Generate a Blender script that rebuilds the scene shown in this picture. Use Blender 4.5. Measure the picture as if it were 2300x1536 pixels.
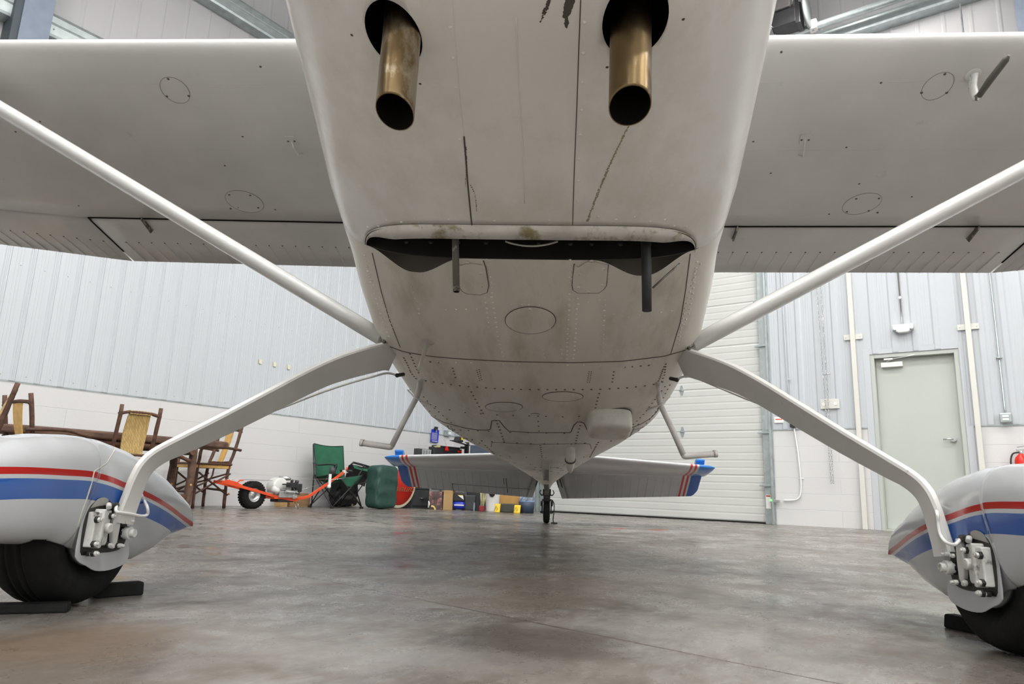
import bpy, bmesh, math, random
from mathutils import Vector, Matrix
from mathutils.bvhtree import BVHTree
random.seed(7)
sin, cos, pi, R_ = math.sin, math.cos, math.pi, math.radians
scene = bpy.context.scene
for o in list(bpy.data.objects): bpy.data.objects.remove(o)
C = scene.collection

# ------------------------------------------------------------------ camera
CAM = Vector((0.0934, -1.8453, 0.3207)); FPX = 1581.27; W, H = 2300, 1536
YAW, PITCH, ROLL = R_(-3.908), R_(11.894), R_(2.0)
_f = Vector((sin(YAW)*cos(PITCH), cos(YAW)*cos(PITCH), sin(PITCH)))
_r = Vector((cos(YAW), -sin(YAW), 0)); _u = _r.cross(_f)
CR = cos(ROLL)*_r + sin(ROLL)*_u; CU = -sin(ROLL)*_r + cos(ROLL)*_u; CF = _f
cam = bpy.data.cameras.new('camera'); cam.sensor_width = 36; cam.lens = 36*FPX/W
cam.clip_start = 0.02; cam.clip_end = 200
camo = bpy.data.objects.new('camera', cam); C.objects.link(camo)
camo.matrix_world = Matrix(((CR.x, CU.x, -CF.x, CAM.x), (CR.y, CU.y, -CF.y, CAM.y), (CR.z, CU.z, -CF.z, CAM.z), (0, 0, 0, 1)))
scene.camera = camo

# ------------------------------------------------------------------ world, view
w = bpy.data.worlds.new('World'); scene.world = w; w.use_nodes = True
w.node_tree.nodes['Background'].inputs[0].default_value = (0.9, 0.95, 1, 1)
w.node_tree.nodes['Background'].inputs[1].default_value = 0.05
scene.view_settings.view_transform = 'Standard'; scene.view_settings.look = 'None'
scene.view_settings.gamma = 1; scene.view_settings.use_curve_mapping = False
scene.view_settings.exposure = 0.0
LIGHT = 124.0            # emission of the high bay lenses

# hangar frame: s runs along the left wall to the corner, t runs along the right wall to the corner
PSI = R_(57.815)
N1 = Vector((-sin(PSI), cos(PSI), 0)); N2 = Vector((cos(PSI), sin(PSI), 0))
LW, RW = 7.301, 8.274
def HG(s, t, z=0): return N2*s + N1*t + Vector((0, 0, z))

# ------------------------------------------------------------------ mesh helpers
class MB:
    def __init__(self): self.v = []; self.f = []; self.m = []; self.sm = []
    def add(self, vs, fs, mi=0, smooth=False):
        b = len(self.v); self.v += [Vector(p) for p in vs]
        for q in fs: self.f.append([b+i for i in q]); self.m.append(mi); self.sm.append(smooth)
        return self
    def box(self, a, b, mi=0):
        x0, y0, z0 = a; x1, y1, z1 = b
        return self.add([(x0,y0,z0),(x1,y0,z0),(x1,y1,z0),(x0,y1,z0),(x0,y0,z1),(x1,y0,z1),(x1,y1,z1),(x0,y1,z1)],
                        [(0,3,2,1),(4,5,6,7),(0,1,5,4),(1,2,6,5),(2,3,7,6),(3,0,4,7)], mi)
    def obox(self, c, ax, ay, az, mi=0):
        c = Vector(c); ax = Vector(ax); ay = Vector(ay); az = Vector(az)
        vs = [c+sx*ax+sy*ay+sz*az for sz in (-1,1) for sx, sy in ((-1,-1),(1,-1),(1,1),(-1,1))]
        return self.add(vs, [(0,3,2,1),(4,5,6,7),(0,1,5,4),(1,2,6,5),(2,3,7,6),(3,0,4,7)], mi)
    def tube(self, pts, r, n=10, mi=0, caps=True, el=None):
        pts = [Vector(p) for p in pts]; N = len(pts)
        rr = r if isinstance(r, (list, tuple)) else [r]*N
        rings = []; up = None
        for i, p in enumerate(pts):
            d = (pts[min(i+1, N-1)] - pts[max(i-1, 0)]).normalized()
            if up is None:
                up = Vector((0,0,1)) if abs(d.z) < .9 else Vector((1,0,0))
                if el: up = Vector(el[2])
            x = d.cross(up).normalized(); y = x.cross(d).normalized(); up = y
            ex, ey = (el[0], el[1]) if el else (1, 1)
            rings.append([p + rr[i]*(ex*cos(2*pi*k/n)*x + ey*sin(2*pi*k/n)*y) for k in range(n)])
        vs = [q for g in rings for q in g]; fs = []
        for i in range(N-1):
            for k in range(n):
                fs.append((i*n+k, i*n+(k+1) % n, (i+1)*n+(k+1) % n, (i+1)*n+k))
        self.add(vs, fs, mi, True)
        if caps:
            self.add(rings[0], [tuple(range(n))], mi); self.add(rings[-1], [tuple(range(n-1, -1, -1))], mi)
        return self
    def cyl(self, p0, p1, r, n=20, mi=0, r2=None):
        return self.tube([p0, p1], [r, r if r2 is None else r2], n, mi)
    def lathe(self, prof, c, axis, n=32, mi=0, ref=None):
        """prof: list of (radius, along axis)"""
        c = Vector(c); d = Vector(axis).normalized()
        a = Vector((0,0,1)) if abs(d.z) < .9 else Vector((1,0,0))
        x = d.cross(a).normalized(); y = d.cross(x)
        vs = [c + d*h + r*(cos(2*pi*k/n)*x + sin(2*pi*k/n)*y) for r, h in prof for k in range(n)]
        fs = [(i*n+k, i*n+(k+1) % n, (i+1)*n+(k+1) % n, (i+1)*n+k) for i in range(len(prof)-1) for k in range(n)]
        return self.add(vs, fs, mi, True)
    def grid(self, rows, mi=0, smooth=True, close=False, flip=False, mif=None):
        n = len(rows[0]); vs = [p for r in rows for p in r]; b = len(self.v); self.v += [Vector(p) for p in vs]
        for i in range(len(rows)-1):
            for k in range(n if close else n-1):
                q = [b+i*n+k, b+i*n+(k+1) % n, b+(i+1)*n+(k+1) % n, b+(i+1)*n+k]
                if flip: q.reverse()
                self.f.append(q); self.m.append(mif(i, k) if mif else mi); self.sm.append(smooth)
        return self
    def prism(self, poly, d, mi=0, smooth=False):
        """poly: 3D outline, d: extrusion vector"""
        d = Vector(d); n = len(poly); poly = [Vector(p) for p in poly]
        vs = poly + [p+d for p in poly]
        self.add(vs, [tuple(range(n-1, -1, -1)), tuple(range(n, 2*n))], mi)
        b = len(self.v)-2*n
        for k in range(n):
            self.f.append([b+k, b+(k+1) % n, b+n+(k+1) % n, b+n+k]); self.m.append(mi); self.sm.append(smooth)
        return self
    def dome(self, P, N, r, mi=0, n=8, hgt=.55):
        N = N.normalized(); a = Vector((0,0,1)) if abs(N.z) < .9 else Vector((1,0,0))
        x = N.cross(a).normalized(); y = N.cross(x)
        vs = [P + r*(cos(2*pi*k/n)*x + sin(2*pi*k/n)*y) - N*.0005 for k in range(n)]
        vs += [P + N*r*hgt*.8 + .62*r*(cos(2*pi*k/n)*x + sin(2*pi*k/n)*y) for k in range(n)] + [P+N*r*hgt]
        fs = [(k, (k+1) % n, n+(k+1) % n, n+k) for k in range(n)] + [(n+k, n+(k+1) % n, 2*n) for k in range(n)]
        return self.add(vs, fs, mi, True)
    def sphere(self, c, r, n=16, mi=0, sc=(1,1,1)):
        c = Vector(c); rows = []
        for i in range(n//2+1):
            th = pi*i/(n//2)
            rows.append([c + Vector((r*sc[0]*sin(th)*cos(2*pi*k/n), r*sc[1]*sin(th)*sin(2*pi*k/n), r*sc[2]*cos(th))) for k in range(n)])
        return self.grid(rows, mi, True, close=True)
    def build(self, name, mats, parent=None, bevel=0, normals=True, segs=2):
        me = bpy.data.meshes.new(name); me.from_pydata([tuple(p) for p in self.v], [], self.f)
        if not isinstance(mats, (list, tuple)): mats = [mats]
        for m_ in mats: me.materials.append(m_)
        me.polygons.foreach_set('material_index', self.m); me.polygons.foreach_set('use_smooth', self.sm)
        if normals:
            bm = bmesh.new(); bm.from_mesh(me); bmesh.ops.remove_doubles(bm, verts=bm.verts, dist=1e-5)
            bmesh.ops.recalc_face_normals(bm, faces=bm.faces); bm.to_mesh(me); bm.free()
        me.update()
        o = bpy.data.objects.new(name, me); C.objects.link(o)
        if parent is not None: o.parent = parent
        if bevel:
            b = o.modifiers.new('bevel', 'BEVEL'); b.width = bevel; b.segments = segs; b.limit_method = 'ANGLE'; b.angle_limit = R_(40)
        return o

def tag(o, label=None, cat=None, group=None, kind=None):
    if label: o['label'] = label
    if cat: o['category'] = cat
    if group: o['group'] = group
    if kind: o['kind'] = kind
    return o
def thing(name, label, cat, loc=(0,0,0), rz=0, group=None):
    o = bpy.data.objects.new(name, None); C.objects.link(o); o.location = loc; o.rotation_euler = (0, 0, rz)
    o.empty_display_size = .1
    return tag(o, label, cat, group)
def ht(name, label, cat, s, t, z=0, rz=0, group=None):
    """a thing standing in the hangar frame"""
    return thing(name, label, cat, HG(s, t, z), PSI+rz, group)
def copy_tree(o, parent=None):
    c = o.copy(); C.objects.link(c)
    if parent: c.parent = parent
    for ch in [x for x in bpy.data.objects if x.parent == o]: copy_tree(ch, c)
    return c

# ------------------------------------------------------------------ materials
def mat(name, col, rough=.5, metal=0, spec=.5, coat=0, noise=None, bump=None, emis=None, rvar=0, stretch=(1,1,1), dirt=None, trans=0):
    """noise=(scale, amount) colour mottling; bump=(scale, strength); dirt=(colour, scale, lo, hi) worn-in patches"""
    m = bpy.data.materials.new(name); m.use_nodes = True; nt = m.node_tree; N = nt.nodes; L = nt.links
    b = N['Principled BSDF']; b.inputs['Base Color'].default_value = (*col, 1); b.inputs['Roughness'].default_value = rough
    b.inputs['Metallic'].default_value = metal; b.inputs['Specular IOR Level'].default_value = spec
    b.inputs['Coat Weight'].default_value = coat; b.inputs['Coat Roughness'].default_value = .08
    if trans: b.inputs['Transmission Weight'].default_value = trans
    tc = N.new('ShaderNodeTexCoord'); mp = N.new('ShaderNodeMapping'); mp.inputs['Scale'].default_value = stretch
    L.new(tc.outputs['Object'], mp.inputs['Vector']); src = None
    if noise:
        n = N.new('ShaderNodeTexNoise'); n.inputs['Scale'].default_value = noise[0]; n.inputs['Detail'].default_value = 6
        L.new(mp.outputs[0], n.inputs['Vector'])
        r = N.new('ShaderNodeValToRGB'); k = noise[1]
        r.color_ramp.elements[0].position = .3; r.color_ramp.elements[1].position = .7
        r.color_ramp.elements[0].color = (*[c*(1-k) for c in col], 1); r.color_ramp.elements[1].color = (*[min(1, c*(1+k)) for c in col], 1)
        L.new(n.outputs[0], r.inputs[0]); src = r.outputs[0]
        if rvar:
            mr = N.new('ShaderNodeMapRange'); mr.inputs['To Min'].default_value = max(.02, rough-rvar); mr.inputs['To Max'].default_value = rough+rvar
            L.new(n.outputs[0], mr.inputs['Value']); L.new(mr.outputs[0], b.inputs['Roughness'])
    if dirt:
        n = N.new('ShaderNodeTexNoise'); n.inputs['Scale'].default_value = dirt[1]; n.inputs['Detail'].default_value = 8; n.inputs['Roughness'].default_value = .65
        L.new(mp.outputs[0], n.inputs['Vector'])
        r = N.new('ShaderNodeValToRGB'); r.color_ramp.elements[0].position = dirt[2]; r.color_ramp.elements[1].position = dirt[3]
        L.new(n.outputs[0], r.inputs[0])
        mx = N.new('ShaderNodeMix'); mx.data_type = 'RGBA'; L.new(r.outputs[0], mx.inputs['Factor'])
        if src: L.new(src, mx.inputs['A'])
        else: mx.inputs['A'].default_value = (*col, 1)
        mx.inputs['B'].default_value = (*dirt[0], 1); src = mx.outputs['Result']
    if src: L.new(src, b.inputs['Base Color'])
    if bump:
        n = N.new('ShaderNodeTexNoise'); n.inputs['Scale'].default_value = bump[0]; n.inputs['Detail'].default_value = 4
        L.new(mp.outputs[0], n.inputs['Vector'])
        bu = N.new('ShaderNodeBump'); bu.inputs['Strength'].default_value = bump[1]; bu.inputs['Distance'].default_value = .01
        L.new(n.outputs[0], bu.inputs['Height']); L.new(bu.outputs[0], b.inputs['Normal'])
    if emis: b.inputs['Emission Color'].default_value = (*emis[0], 1); b.inputs['Emission Strength'].default_value = emis[1]
    return m

M = {}
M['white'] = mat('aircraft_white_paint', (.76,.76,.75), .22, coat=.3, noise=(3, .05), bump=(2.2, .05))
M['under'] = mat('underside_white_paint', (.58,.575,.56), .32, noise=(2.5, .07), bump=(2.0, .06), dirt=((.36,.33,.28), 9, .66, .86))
M['belly'] = mat('grimy_belly_paint', (.74,.71,.64), .36, noise=(3.2, .10), bump=(4, .08), dirt=((.44,.38,.28), 4.0, .50, .80), stretch=(1.9, .40, 1))
M['cowl'] = mat('cowl_paint', (.84,.835,.81), .26, coat=.2, noise=(2.2, .06), bump=(3.0, .07), dirt=((.60,.56,.45), 2.4, .45, .80), stretch=(1.3, .7, 1))
M['lip'] = mat('stained_cowl_lip', (.84,.83,.78), .35, noise=(14, .15), dirt=((.36,.31,.17), 13, .50, .62))
M['soot_shade'] = mat('soot_and_shade_black', (.006,.005,.004), .9, spec=.1)  # exhaust soot, and painted shade in closed interiors and flap gaps
M['firewall'] = mat('firewall', (.02,.018,.016), .5, noise=(12, .3))
M['seam'] = mat('dark_seam_and_gap_shade', (.085,.075,.06), .7)  # panel joints, and painted shade in the flap and aileron gaps
M['gear'] = mat('gear_leg_paint', (.62,.61,.585), .28, coat=.3, noise=(7, .05), dirt=((.30,.28,.24), 26, .66, .74))
M['strut'] = mat('strut_paint', (.62,.62,.605), .22, coat=.4, noise=(5, .04), dirt=((.45,.42,.36), 18, .68, .78))
M['red'] = mat('red_stripe_paint', (.50,.025,.02), .25, coat=.3, noise=(6, .08))
M['blue'] = mat('blue_stripe_paint', (.012,.10,.40), .25, coat=.3, noise=(5, .10))
M['bluehi'] = mat('blue_tip_paint', (.02,.17,.52), .2, coat=.5)
M['pod'] = mat('wheel_pant_paint', (.50,.51,.525), .2, coat=.4, noise=(5, .05), dirt=((.42,.40,.36), 16, .66, .8))
M['rust'] = mat('chipped_paint', (.60,.60,.59), .4, noise=(6, .06), dirt=((.22,.13,.07), 20, .56, .64))
M['brass'] = mat('heat_stained_exhaust', (.25,.175,.09), .34, metal=1, noise=(9, .45), bump=(30, .12), rvar=.12, dirt=((.50,.44,.34), 14, .55, .66), stretch=(1,1,.5))
M['rubber'] = mat('tire_rubber', (.009,.009,.009), .8, spec=.25, noise=(30, .3), bump=(60, .2))
M['hose'] = mat('black_hose', (.02,.02,.021), .55, bump=(50, .3))
M['tubemetal'] = mat('grimy_tube', (.13,.12,.10), .5, metal=.5, dirt=((.45,.42,.36), 30, .55, .6))
M['chrome'] = mat('bright_steel', (.62,.62,.62), .22, metal=1)
M['cast'] = mat('painted_casting', (.66,.655,.63), .4, noise=(25, .12), bump=(40, .2), dirt=((.10,.09,.07), 22, .56, .66))
M['grease'] = mat('greasy_metal_and_shade_black', (.035,.033,.03), .45, metal=.4, noise=(40, .4))
M['step'] = mat('step_paint', (.55,.53,.50), .35, noise=(20, .12))
M['antenna'] = mat('antenna_blade', (.50,.48,.44), .35, noise=(15, .1))
M['liner'] = mat('white_liner_panel', (.535,.565,.60), .34, noise=(1.2, .03), stretch=(1,1,.2))
M['liner2'] = mat('white_liner_panel_right', (.50,.525,.56), .38, noise=(1.2, .03), stretch=(1,1,.2))
M['skin'] = mat('upper_sheeting', (.50,.49,.50), .17, noise=(1.5, .04))
M['galv'] = mat('galvanised_steel', (.42,.47,.47), .38, metal=.7, noise=(10, .15))
M['column'] = mat('blue_grey_steel', (.20,.24,.31), .5, noise=(8, .08))
M['columnshade'] = mat('shaded_column_steel', (.055,.07,.085), .6)  # shade on the column sides put into the steel colour
M['cream'] = mat('cream_paint', (.66,.65,.605), .45)
M['offwhite'] = mat('off_white_plastic', (.82,.82,.80), .4)
M['doorgreen'] = mat('grey_green_door_paint', (.47,.50,.46), .42, noise=(2, .02))
M['garage'] = mat('overhead_door_paint', (.57,.58,.56), .38, noise=(2, .02), dirt=((.42,.40,.36), 7, .76, .84))
M['black'] = mat('black_plastic', (.02,.02,.022), .42, noise=(12, .3))
M['charcoal'] = mat('charcoal_plastic', (.045,.047,.05), .5, noise=(10, .25))
M['grey'] = mat('grey_metal', (.28,.30,.30), .45, metal=.3)
M['bark'] = mat('hickory_bark', (.085,.038,.022), .65, noise=(18, .5), bump=(35, .5), dirt=((.30,.15,.06), 12, .66, .72))
M['tabletop'] = mat('table_bark_edge', (.11,.06,.04), .7, noise=(20, .45), bump=(30, .5), stretch=(.3,1,1))
M['splint'] = mat('yellow_splint', (.62,.38,.11), .5, noise=(20, .15))
M['green'] = mat('green_canvas', (.015,.105,.055), .8, noise=(6, .2), bump=(6, .8))
M['darkgreen'] = mat('dark_green_nylon', (.018,.062,.050), .55, noise=(5, .2), bump=(8, 1.0))
M['orange'] = mat('orange_red_paint', (.72,.075,.02), .35, noise=(9, .08))
M['wood'] = mat('pale_timber', (.50,.31,.13), .6, noise=(9, .25), stretch=(1,1,6))
M['wood2'] = mat('brown_timber', (.30,.18,.09), .6, noise=(8, .35), stretch=(1,1,6))
M['cardboard'] = mat('cardboard', (.42,.27,.12), .75, noise=(5, .08))
M['signred'] = mat('sign_red', (.50,.02,.012), .35, noise=(6, .2))
M['signcream'] = mat('sign_cream', (.78,.68,.50), .4)
M['tankblue'] = mat('compressor_blue', (.012,.035,.45), .3)
M['yellow'] = mat('yellow_plastic', (.80,.56,.02), .4, noise=(20, .15))
M['bucket'] = mat('white_bucket', (.80,.79,.77), .35)
M['plywood'] = mat('plywood', (.40,.22,.06), .6, noise=(6, .25))
M['lightblue'] = mat('light_blue_frame', (.20,.33,.55), .4)
M['darkblue'] = mat('dark_blue_tub', (.035,.055,.09), .5)
M['rope'] = mat('pale_straw', (.50,.47,.27), .8, noise=(30, .3))
M['paperblue'] = mat('blue_paper', (.015,.03,.50), .5)
M['extred'] = mat('extinguisher_red', (.66,.02,.01), .3)
M['silver'] = mat('silver_engine', (.58,.58,.57), .35, metal=.8, noise=(20, .2), bump=(30, .3))
M['engwhite'] = mat('engine_shroud', (.68,.68,.66), .35, noise=(9, .1))
M['toolbox'] = mat('toolbox_black', (.025,.025,.028), .4)
M['ledgreen'] = mat('green_led', (.05,.6,.05), .4, emis=((.1,1,.1), 4))
M['lens'] = mat('lamp_lens', (.9,.9,.9), .4, emis=((1,.985,.95), LIGHT))
M['ceil'] = mat('ceiling_insulation', (.80,.80,.80), .6)
M['netgrey'] = mat('net_grey', (.22,.25,.30), .7, noise=(40, .5))
M['photo'] = mat('printed_box', (.10,.06,.06), .5, noise=(9, .7), dirt=((.50,.22,.17), 8, .52, .6))
M['label'] = mat('pale_label', (.75,.75,.72), .5)

M['spring'] = mat('tail_spring_paint', (.33,.32,.295), .25, coat=.3, noise=(8,.1))
M['rivet_dark'] = mat('dirty_shaded_rivet', (.13,.12,.10), .6)  # dirt rings, and rear belly domes darkened for the shade there
def brick_mat():
    m = bpy.data.materials.new('painted_block'); m.use_nodes = True; nt = m.node_tree; N = nt.nodes; L = nt.links; b = N['Principled BSDF']
    tc = N.new('ShaderNodeTexCoord'); se = N.new('ShaderNodeSeparateXYZ'); co = N.new('ShaderNodeCombineXYZ'); ad = N.new('ShaderNodeMath')
    L.new(tc.outputs['Object'], se.inputs[0]); L.new(se.outputs[0], ad.inputs[0]); L.new(se.outputs[1], ad.inputs[1])
    L.new(ad.outputs[0], co.inputs[0]); L.new(se.outputs[2], co.inputs[1])
    br = N.new('ShaderNodeTexBrick'); L.new(co.outputs[0], br.inputs['Vector'])
    br.inputs['Scale'].default_value = 1; br.inputs['Brick Width'].default_value = 2.03; br.inputs['Row Height'].default_value = .2032
    br.inputs['Mortar Size'].default_value = .0035; br.inputs['Mortar Smooth'].default_value = .6
    br.inputs['Color1'].default_value = (.64,.635,.635,1); br.inputs['Color2'].default_value = (.63,.625,.628,1); br.inputs['Mortar'].default_value = (.54,.54,.545,1)
    L.new(br.outputs['Color'], b.inputs['Base Color'])
    bu = N.new('ShaderNodeBump'); bu.inputs['Strength'].default_value = .45; bu.inputs['Distance'].default_value = .004; bu.invert = True
    L.new(br.outputs['Fac'], bu.inputs['Height'])
    n = N.new('ShaderNodeTexNoise'); n.inputs['Scale'].default_value = 60; L.new(tc.outputs['Object'], n.inputs['Vector'])
    b2 = N.new('ShaderNodeBump'); b2.inputs['Strength'].default_value = .2; b2.inputs['Distance'].default_value = .003
    L.new(n.outputs[0], b2.inputs['Height']); L.new(bu.outputs[0], b2.inputs['Normal']); L.new(b2.outputs[0], b.inputs['Normal'])
    b.inputs['Roughness'].default_value = .45
    return m
M['block'] = brick_mat()

def weave_mat():
    m = bpy.data.materials.new('woven_splint'); m.use_nodes = True; nt = m.node_tree; N = nt.nodes; L = nt.links; b = N['Principled BSDF']
    tc = N.new('ShaderNodeTexCoord'); se = N.new('ShaderNodeSeparateXYZ'); L.new(tc.outputs['Object'], se.inputs[0])
    ma = N.new('ShaderNodeMath'); ma.operation = 'MULTIPLY_ADD'; ma.inputs[1].default_value = 1.3; L.new(se.outputs[1], ma.inputs[0]); L.new(se.outputs[2], ma.inputs[2])
    co = N.new('ShaderNodeCombineXYZ'); L.new(ma.outputs[0], co.inputs[0]); L.new(se.outputs[1], co.inputs[1])
    wv = N.new('ShaderNodeTexBrick'); L.new(co.outputs[0], wv.inputs['Vector']); wv.offset = 0
    wv.inputs['Scale'].default_value = 1; wv.inputs['Brick Width'].default_value = .034; wv.inputs['Row Height'].default_value = .0115
    wv.inputs['Mortar Size'].default_value = .0011
    wv.inputs['Color1'].default_value = (.66,.47,.20,1); wv.inputs['Color2'].default_value = (.46,.31,.11,1); wv.inputs['Mortar'].default_value = (.20,.12,.035,1)
    L.new(wv.outputs['Color'], b.inputs['Base Color']); b.inputs['Roughness'].default_value = .55
    return m
M['weave'] = weave_mat()

def floor_mat():
    m = bpy.data.materials.new('polished_concrete'); m.use_nodes = True; nt = m.node_tree; N = nt.nodes; L = nt.links; b = N['Principled BSDF']
    tc = N.new('ShaderNodeTexCoord')
    def noise(scale, det=8, ro=.6, st=(1,1,1), rot=0, dist=0):
        mp = N.new('ShaderNodeMapping'); mp.inputs['Scale'].default_value = st; mp.inputs['Rotation'].default_value = (0, 0, rot); L.new(tc.outputs['Object'], mp.inputs[0])
        n = N.new('ShaderNodeTexNoise'); n.inputs['Scale'].default_value = scale; n.inputs['Detail'].default_value = det; n.inputs['Roughness'].default_value = ro
        n.inputs['Distortion'].default_value = dist
        L.new(mp.outputs[0], n.inputs['Vector']); return n.outputs[0]
    def ramp(v, *els):
        r = N.new('ShaderNodeValToRGB'); r.color_ramp.elements[0].position = els[0][0]; r.color_ramp.elements[0].color = (*els[0][1], 1)
        r.color_ramp.elements[1].position = els[-1][0]; r.color_ramp.elements[1].color = (*els[-1][1], 1)
        for p, c in els[1:-1]: e = r.color_ramp.elements.new(p); e.color = (*c, 1)
        L.new(v, r.inputs[0]); return r.outputs[0]
    def mix(f, a, bb, mode='MIX'):
        x = N.new('ShaderNodeMix'); x.data_type = 'RGBA'; x.blend_type = mode
        for sock, v in (('Factor', f), ('A', a), ('B', bb)):
            if isinstance(v, (int, float)): x.inputs[sock].default_value = v
            elif isinstance(v, tuple): x.inputs[sock].default_value = (*v, 1)
            else: L.new(v, x.inputs[sock])
        return x.outputs['Result']
    def math_(op, a, bb=0, c=None):
        x = N.new('ShaderNodeMath'); x.operation = op
        for i, v in enumerate((a, bb) if c is None else (a, bb, c)):
            if isinstance(v, (int, float)): x.inputs[i].default_value = v
            else: L.new(v, x.inputs[i])
        return x.outputs[0]
    base = ramp(noise(1.3, 12, .66, (1,1,1), 0, .4), (.34, (.060,.049,.041)), (.45, (.135,.118,.103)), (.55, (.205,.19,.172)), (.68, (.285,.275,.26)))
    base = mix(.36, base, ramp(noise(6, 12, .68, (1,1.7,1), R_(30)), (.38, (.075,.064,.054)), (.5, (.175,.162,.148)), (.62, (.285,.275,.26))))
    warm = ramp(noise(.55, 5, .5, dist=.6), (.45, (0,0,0)), (.7, (1,1,1)))
    base = mix(math_('MULTIPLY', warm, .45), base, (.20,.155,.118))
    base = mix(math_('MULTIPLY', ramp(noise(22, 6, .7, (1,2.2,1), R_(50)), (.50, (0,0,0)), (.66, (1,1,1))), .35), base, (.36,.35,.335))
    st = ramp(noise(4, 8, .7, (1,3.2,1), R_(20)), (.58, (0,0,0)), (.74, (1,1,1)))
    base = mix(math_('MULTIPLY', st, .55), base, (.085,.072,.06))
    sp = ramp(noise(46, 2, .5), (.745, (0,0,0)), (.77, (1,1,1)))
    base = mix(math_('MULTIPLY', sp, .8), base, (.05,.045,.04))
    se = N.new('ShaderNodeSeparateXYZ'); L.new(tc.outputs['Object'], se.inputs[0])
    wob = noise(5, 4)
    def blob(x, y, rx, ry, rot=0, edge=.5, wobble=.9):
        mp = N.new('ShaderNodeMapping'); mp.vector_type = 'TEXTURE'; mp.inputs['Location'].default_value = (x, y, 0); mp.inputs['Rotation'].default_value = (0, 0, rot); mp.inputs['Scale'].default_value = (rx, ry, 1)
        L.new(tc.outputs['Object'], mp.inputs[0]); ln = N.new('ShaderNodeVectorMath'); ln.operation = 'LENGTH'; L.new(mp.outputs[0], ln.inputs[0])
        d = math_('ADD', ln.outputs['Value'], math_('MULTIPLY', math_('SUBTRACT', wob, .5), wobble*2))
        mr = N.new('ShaderNodeMapRange'); mr.inputs['From Min'].default_value = 1+edge/2; mr.inputs['From Max'].default_value = 1-edge/2; L.new(d, mr.inputs['Value']); return mr.outputs[0]
    for bx in BLOBS:
        base = mix(math_('MULTIPLY', blob(*bx[0]), bx[2]), base, bx[1])
    def line(ca, cb, at, wd):
        v = math_('ADD', math_('MULTIPLY', se.outputs[0], ca), math_('MULTIPLY', se.outputs[1], cb))
        return math_('LESS_THAN', math_('ABSOLUTE', math_('ADD', math_('SUBTRACT', v, at), math_('MULTIPLY', math_('SUBTRACT', wob, .5), .008))), wd)
    for ca, cb, at in ((1, -.125, .045), (.125, 1, 1.573), (1, -.125, 4.6), (.125, 1, -3.0), (1, -.125, -4.5)):
        base = mix(math_('MULTIPLY', line(ca, cb, at, .0036), .9), base, (.05,.025,.018))
    L.new(base, b.inputs['Base Color'])
    mr = N.new('ShaderNodeMapRange'); mr.inputs['From Min'].default_value = .35; mr.inputs['From Max'].default_value = .65; mr.inputs['To Min'].default_value = .12; mr.inputs['To Max'].default_value = .50
    L.new(noise(3.4, 10, .7), mr.inputs['Value']); L.new(mr.outputs[0], b.inputs['Roughness'])
    b.inputs['Specular IOR Level'].default_value = .24
    return m

# ------------------------------------------------------------------ building a picture ray, to set parts where the photograph shows them on real surfaces
def ray(px, py): return (CF + CR*((px-W/2)/FPX) + CU*(-(py-H/2)/FPX))
def onplane(px, py, n, d):
    r = ray(px, py); return CAM + r*((d-n.dot(CAM))/n.dot(r))
def onY(px, py, y): return onplane(px, py, Vector((0,1,0)), y)
def onZ(px, py, z=0): return onplane(px, py, Vector((0,0,1)), z)
def onX(px, py, x): return onplane(px, py, Vector((1,0,0)), x)
def onL(px, py, off=0):
    P = onplane(px, py, N1, LW-off); return N2.dot(P), P.z
def onR(px, py, off=0):
    P = onplane(px, py, N2, RW-off); return N1.dot(P), P.z
def fst(px, py):
    P = onZ(px, py); return N2.dot(P), N1.dot(P)

def blob_at(px, py, rx, ry, rot, col, amt, edge=.6, wob=.8):
    s, t = fst(px, py); return ((s, t, rx, ry, rot, edge, wob), col, amt)
A = -PSI   # aircraft axis direction inside the hangar frame
BLOBS = [blob_at(1190, 1440, .17, .22, A, (.060,.048,.042), .7), blob_at(120, 1480, .40, .26, A, (.10,.075,.055), .6), blob_at(2250, 1500, .3, .2, A, (.10,.09,.08), .5), ((.52, .30, .46, .33, -.1, .05, .22), (.165,.135,.108), .6),
         blob_at(1170, 1215, .28, .8, A, (.14,.13,.125), .55, .9), blob_at(1500, 1310, .5, .25, A, (.19,.155,.13), .5),
         blob_at(450, 1290, .15, .12, A, (.12,.10,.085), .6), blob_at(150, 1440, .22, .16, A, (.15,.105,.07), .6),
         blob_at(2080, 1390, .13, .16, A, (.09,.08,.07), .6), blob_at(900, 1475, .3, .1, A, (.30,.28,.26), .4),
         blob_at(1390, 1187, .06, .10, A, (.45,.05,.03), .9, .3, 1.3),
         blob_at(1485, 1190, .09, .08, A, (.45,.06,.03), .8, .3, 1.6), blob_at(1740, 1250, .7, .5, A, (.33,.31,.285), .35),
         blob_at(500, 1285, .09, .05, A, (.10,.06,.04), .7, .5, 1.5), blob_at(985, 1368, .03, .02, A, (.10,.07,.05), .7, .5, 1.6)]

# ------------------------------------------------------------------ the setting
fl = MB(); fl.add([(-13,-15,0),(RW+.3,-15,0),(RW+.3,LW+.4,0),(-13,LW+.4,0)], [(0,1,2,3)])
floor = fl.build('floor', floor_mat()); floor.rotation_euler = (0,0,PSI); tag(floor, kind='structure')
ce = MB(); ce.box((-13,-15,8.6), (RW+.6,LW+.6,8.7)); ceil = ce.build('ceiling', M['ceil']); ceil.rotation_euler = (0,0,PSI); tag(ceil, kind='structure')
for nm, a, b in (('wall_back', (-13,-15.2,0), (RW+.6,-15,8.6)), ('wall_front', (-13.2,-15,0), (-13,LW+.6,8.6))):
    q = MB(); q.box(a, b); o = q.build(nm, M['liner']); o.rotation_euler = (0,0,PSI); tag(o, kind='structure')

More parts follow.
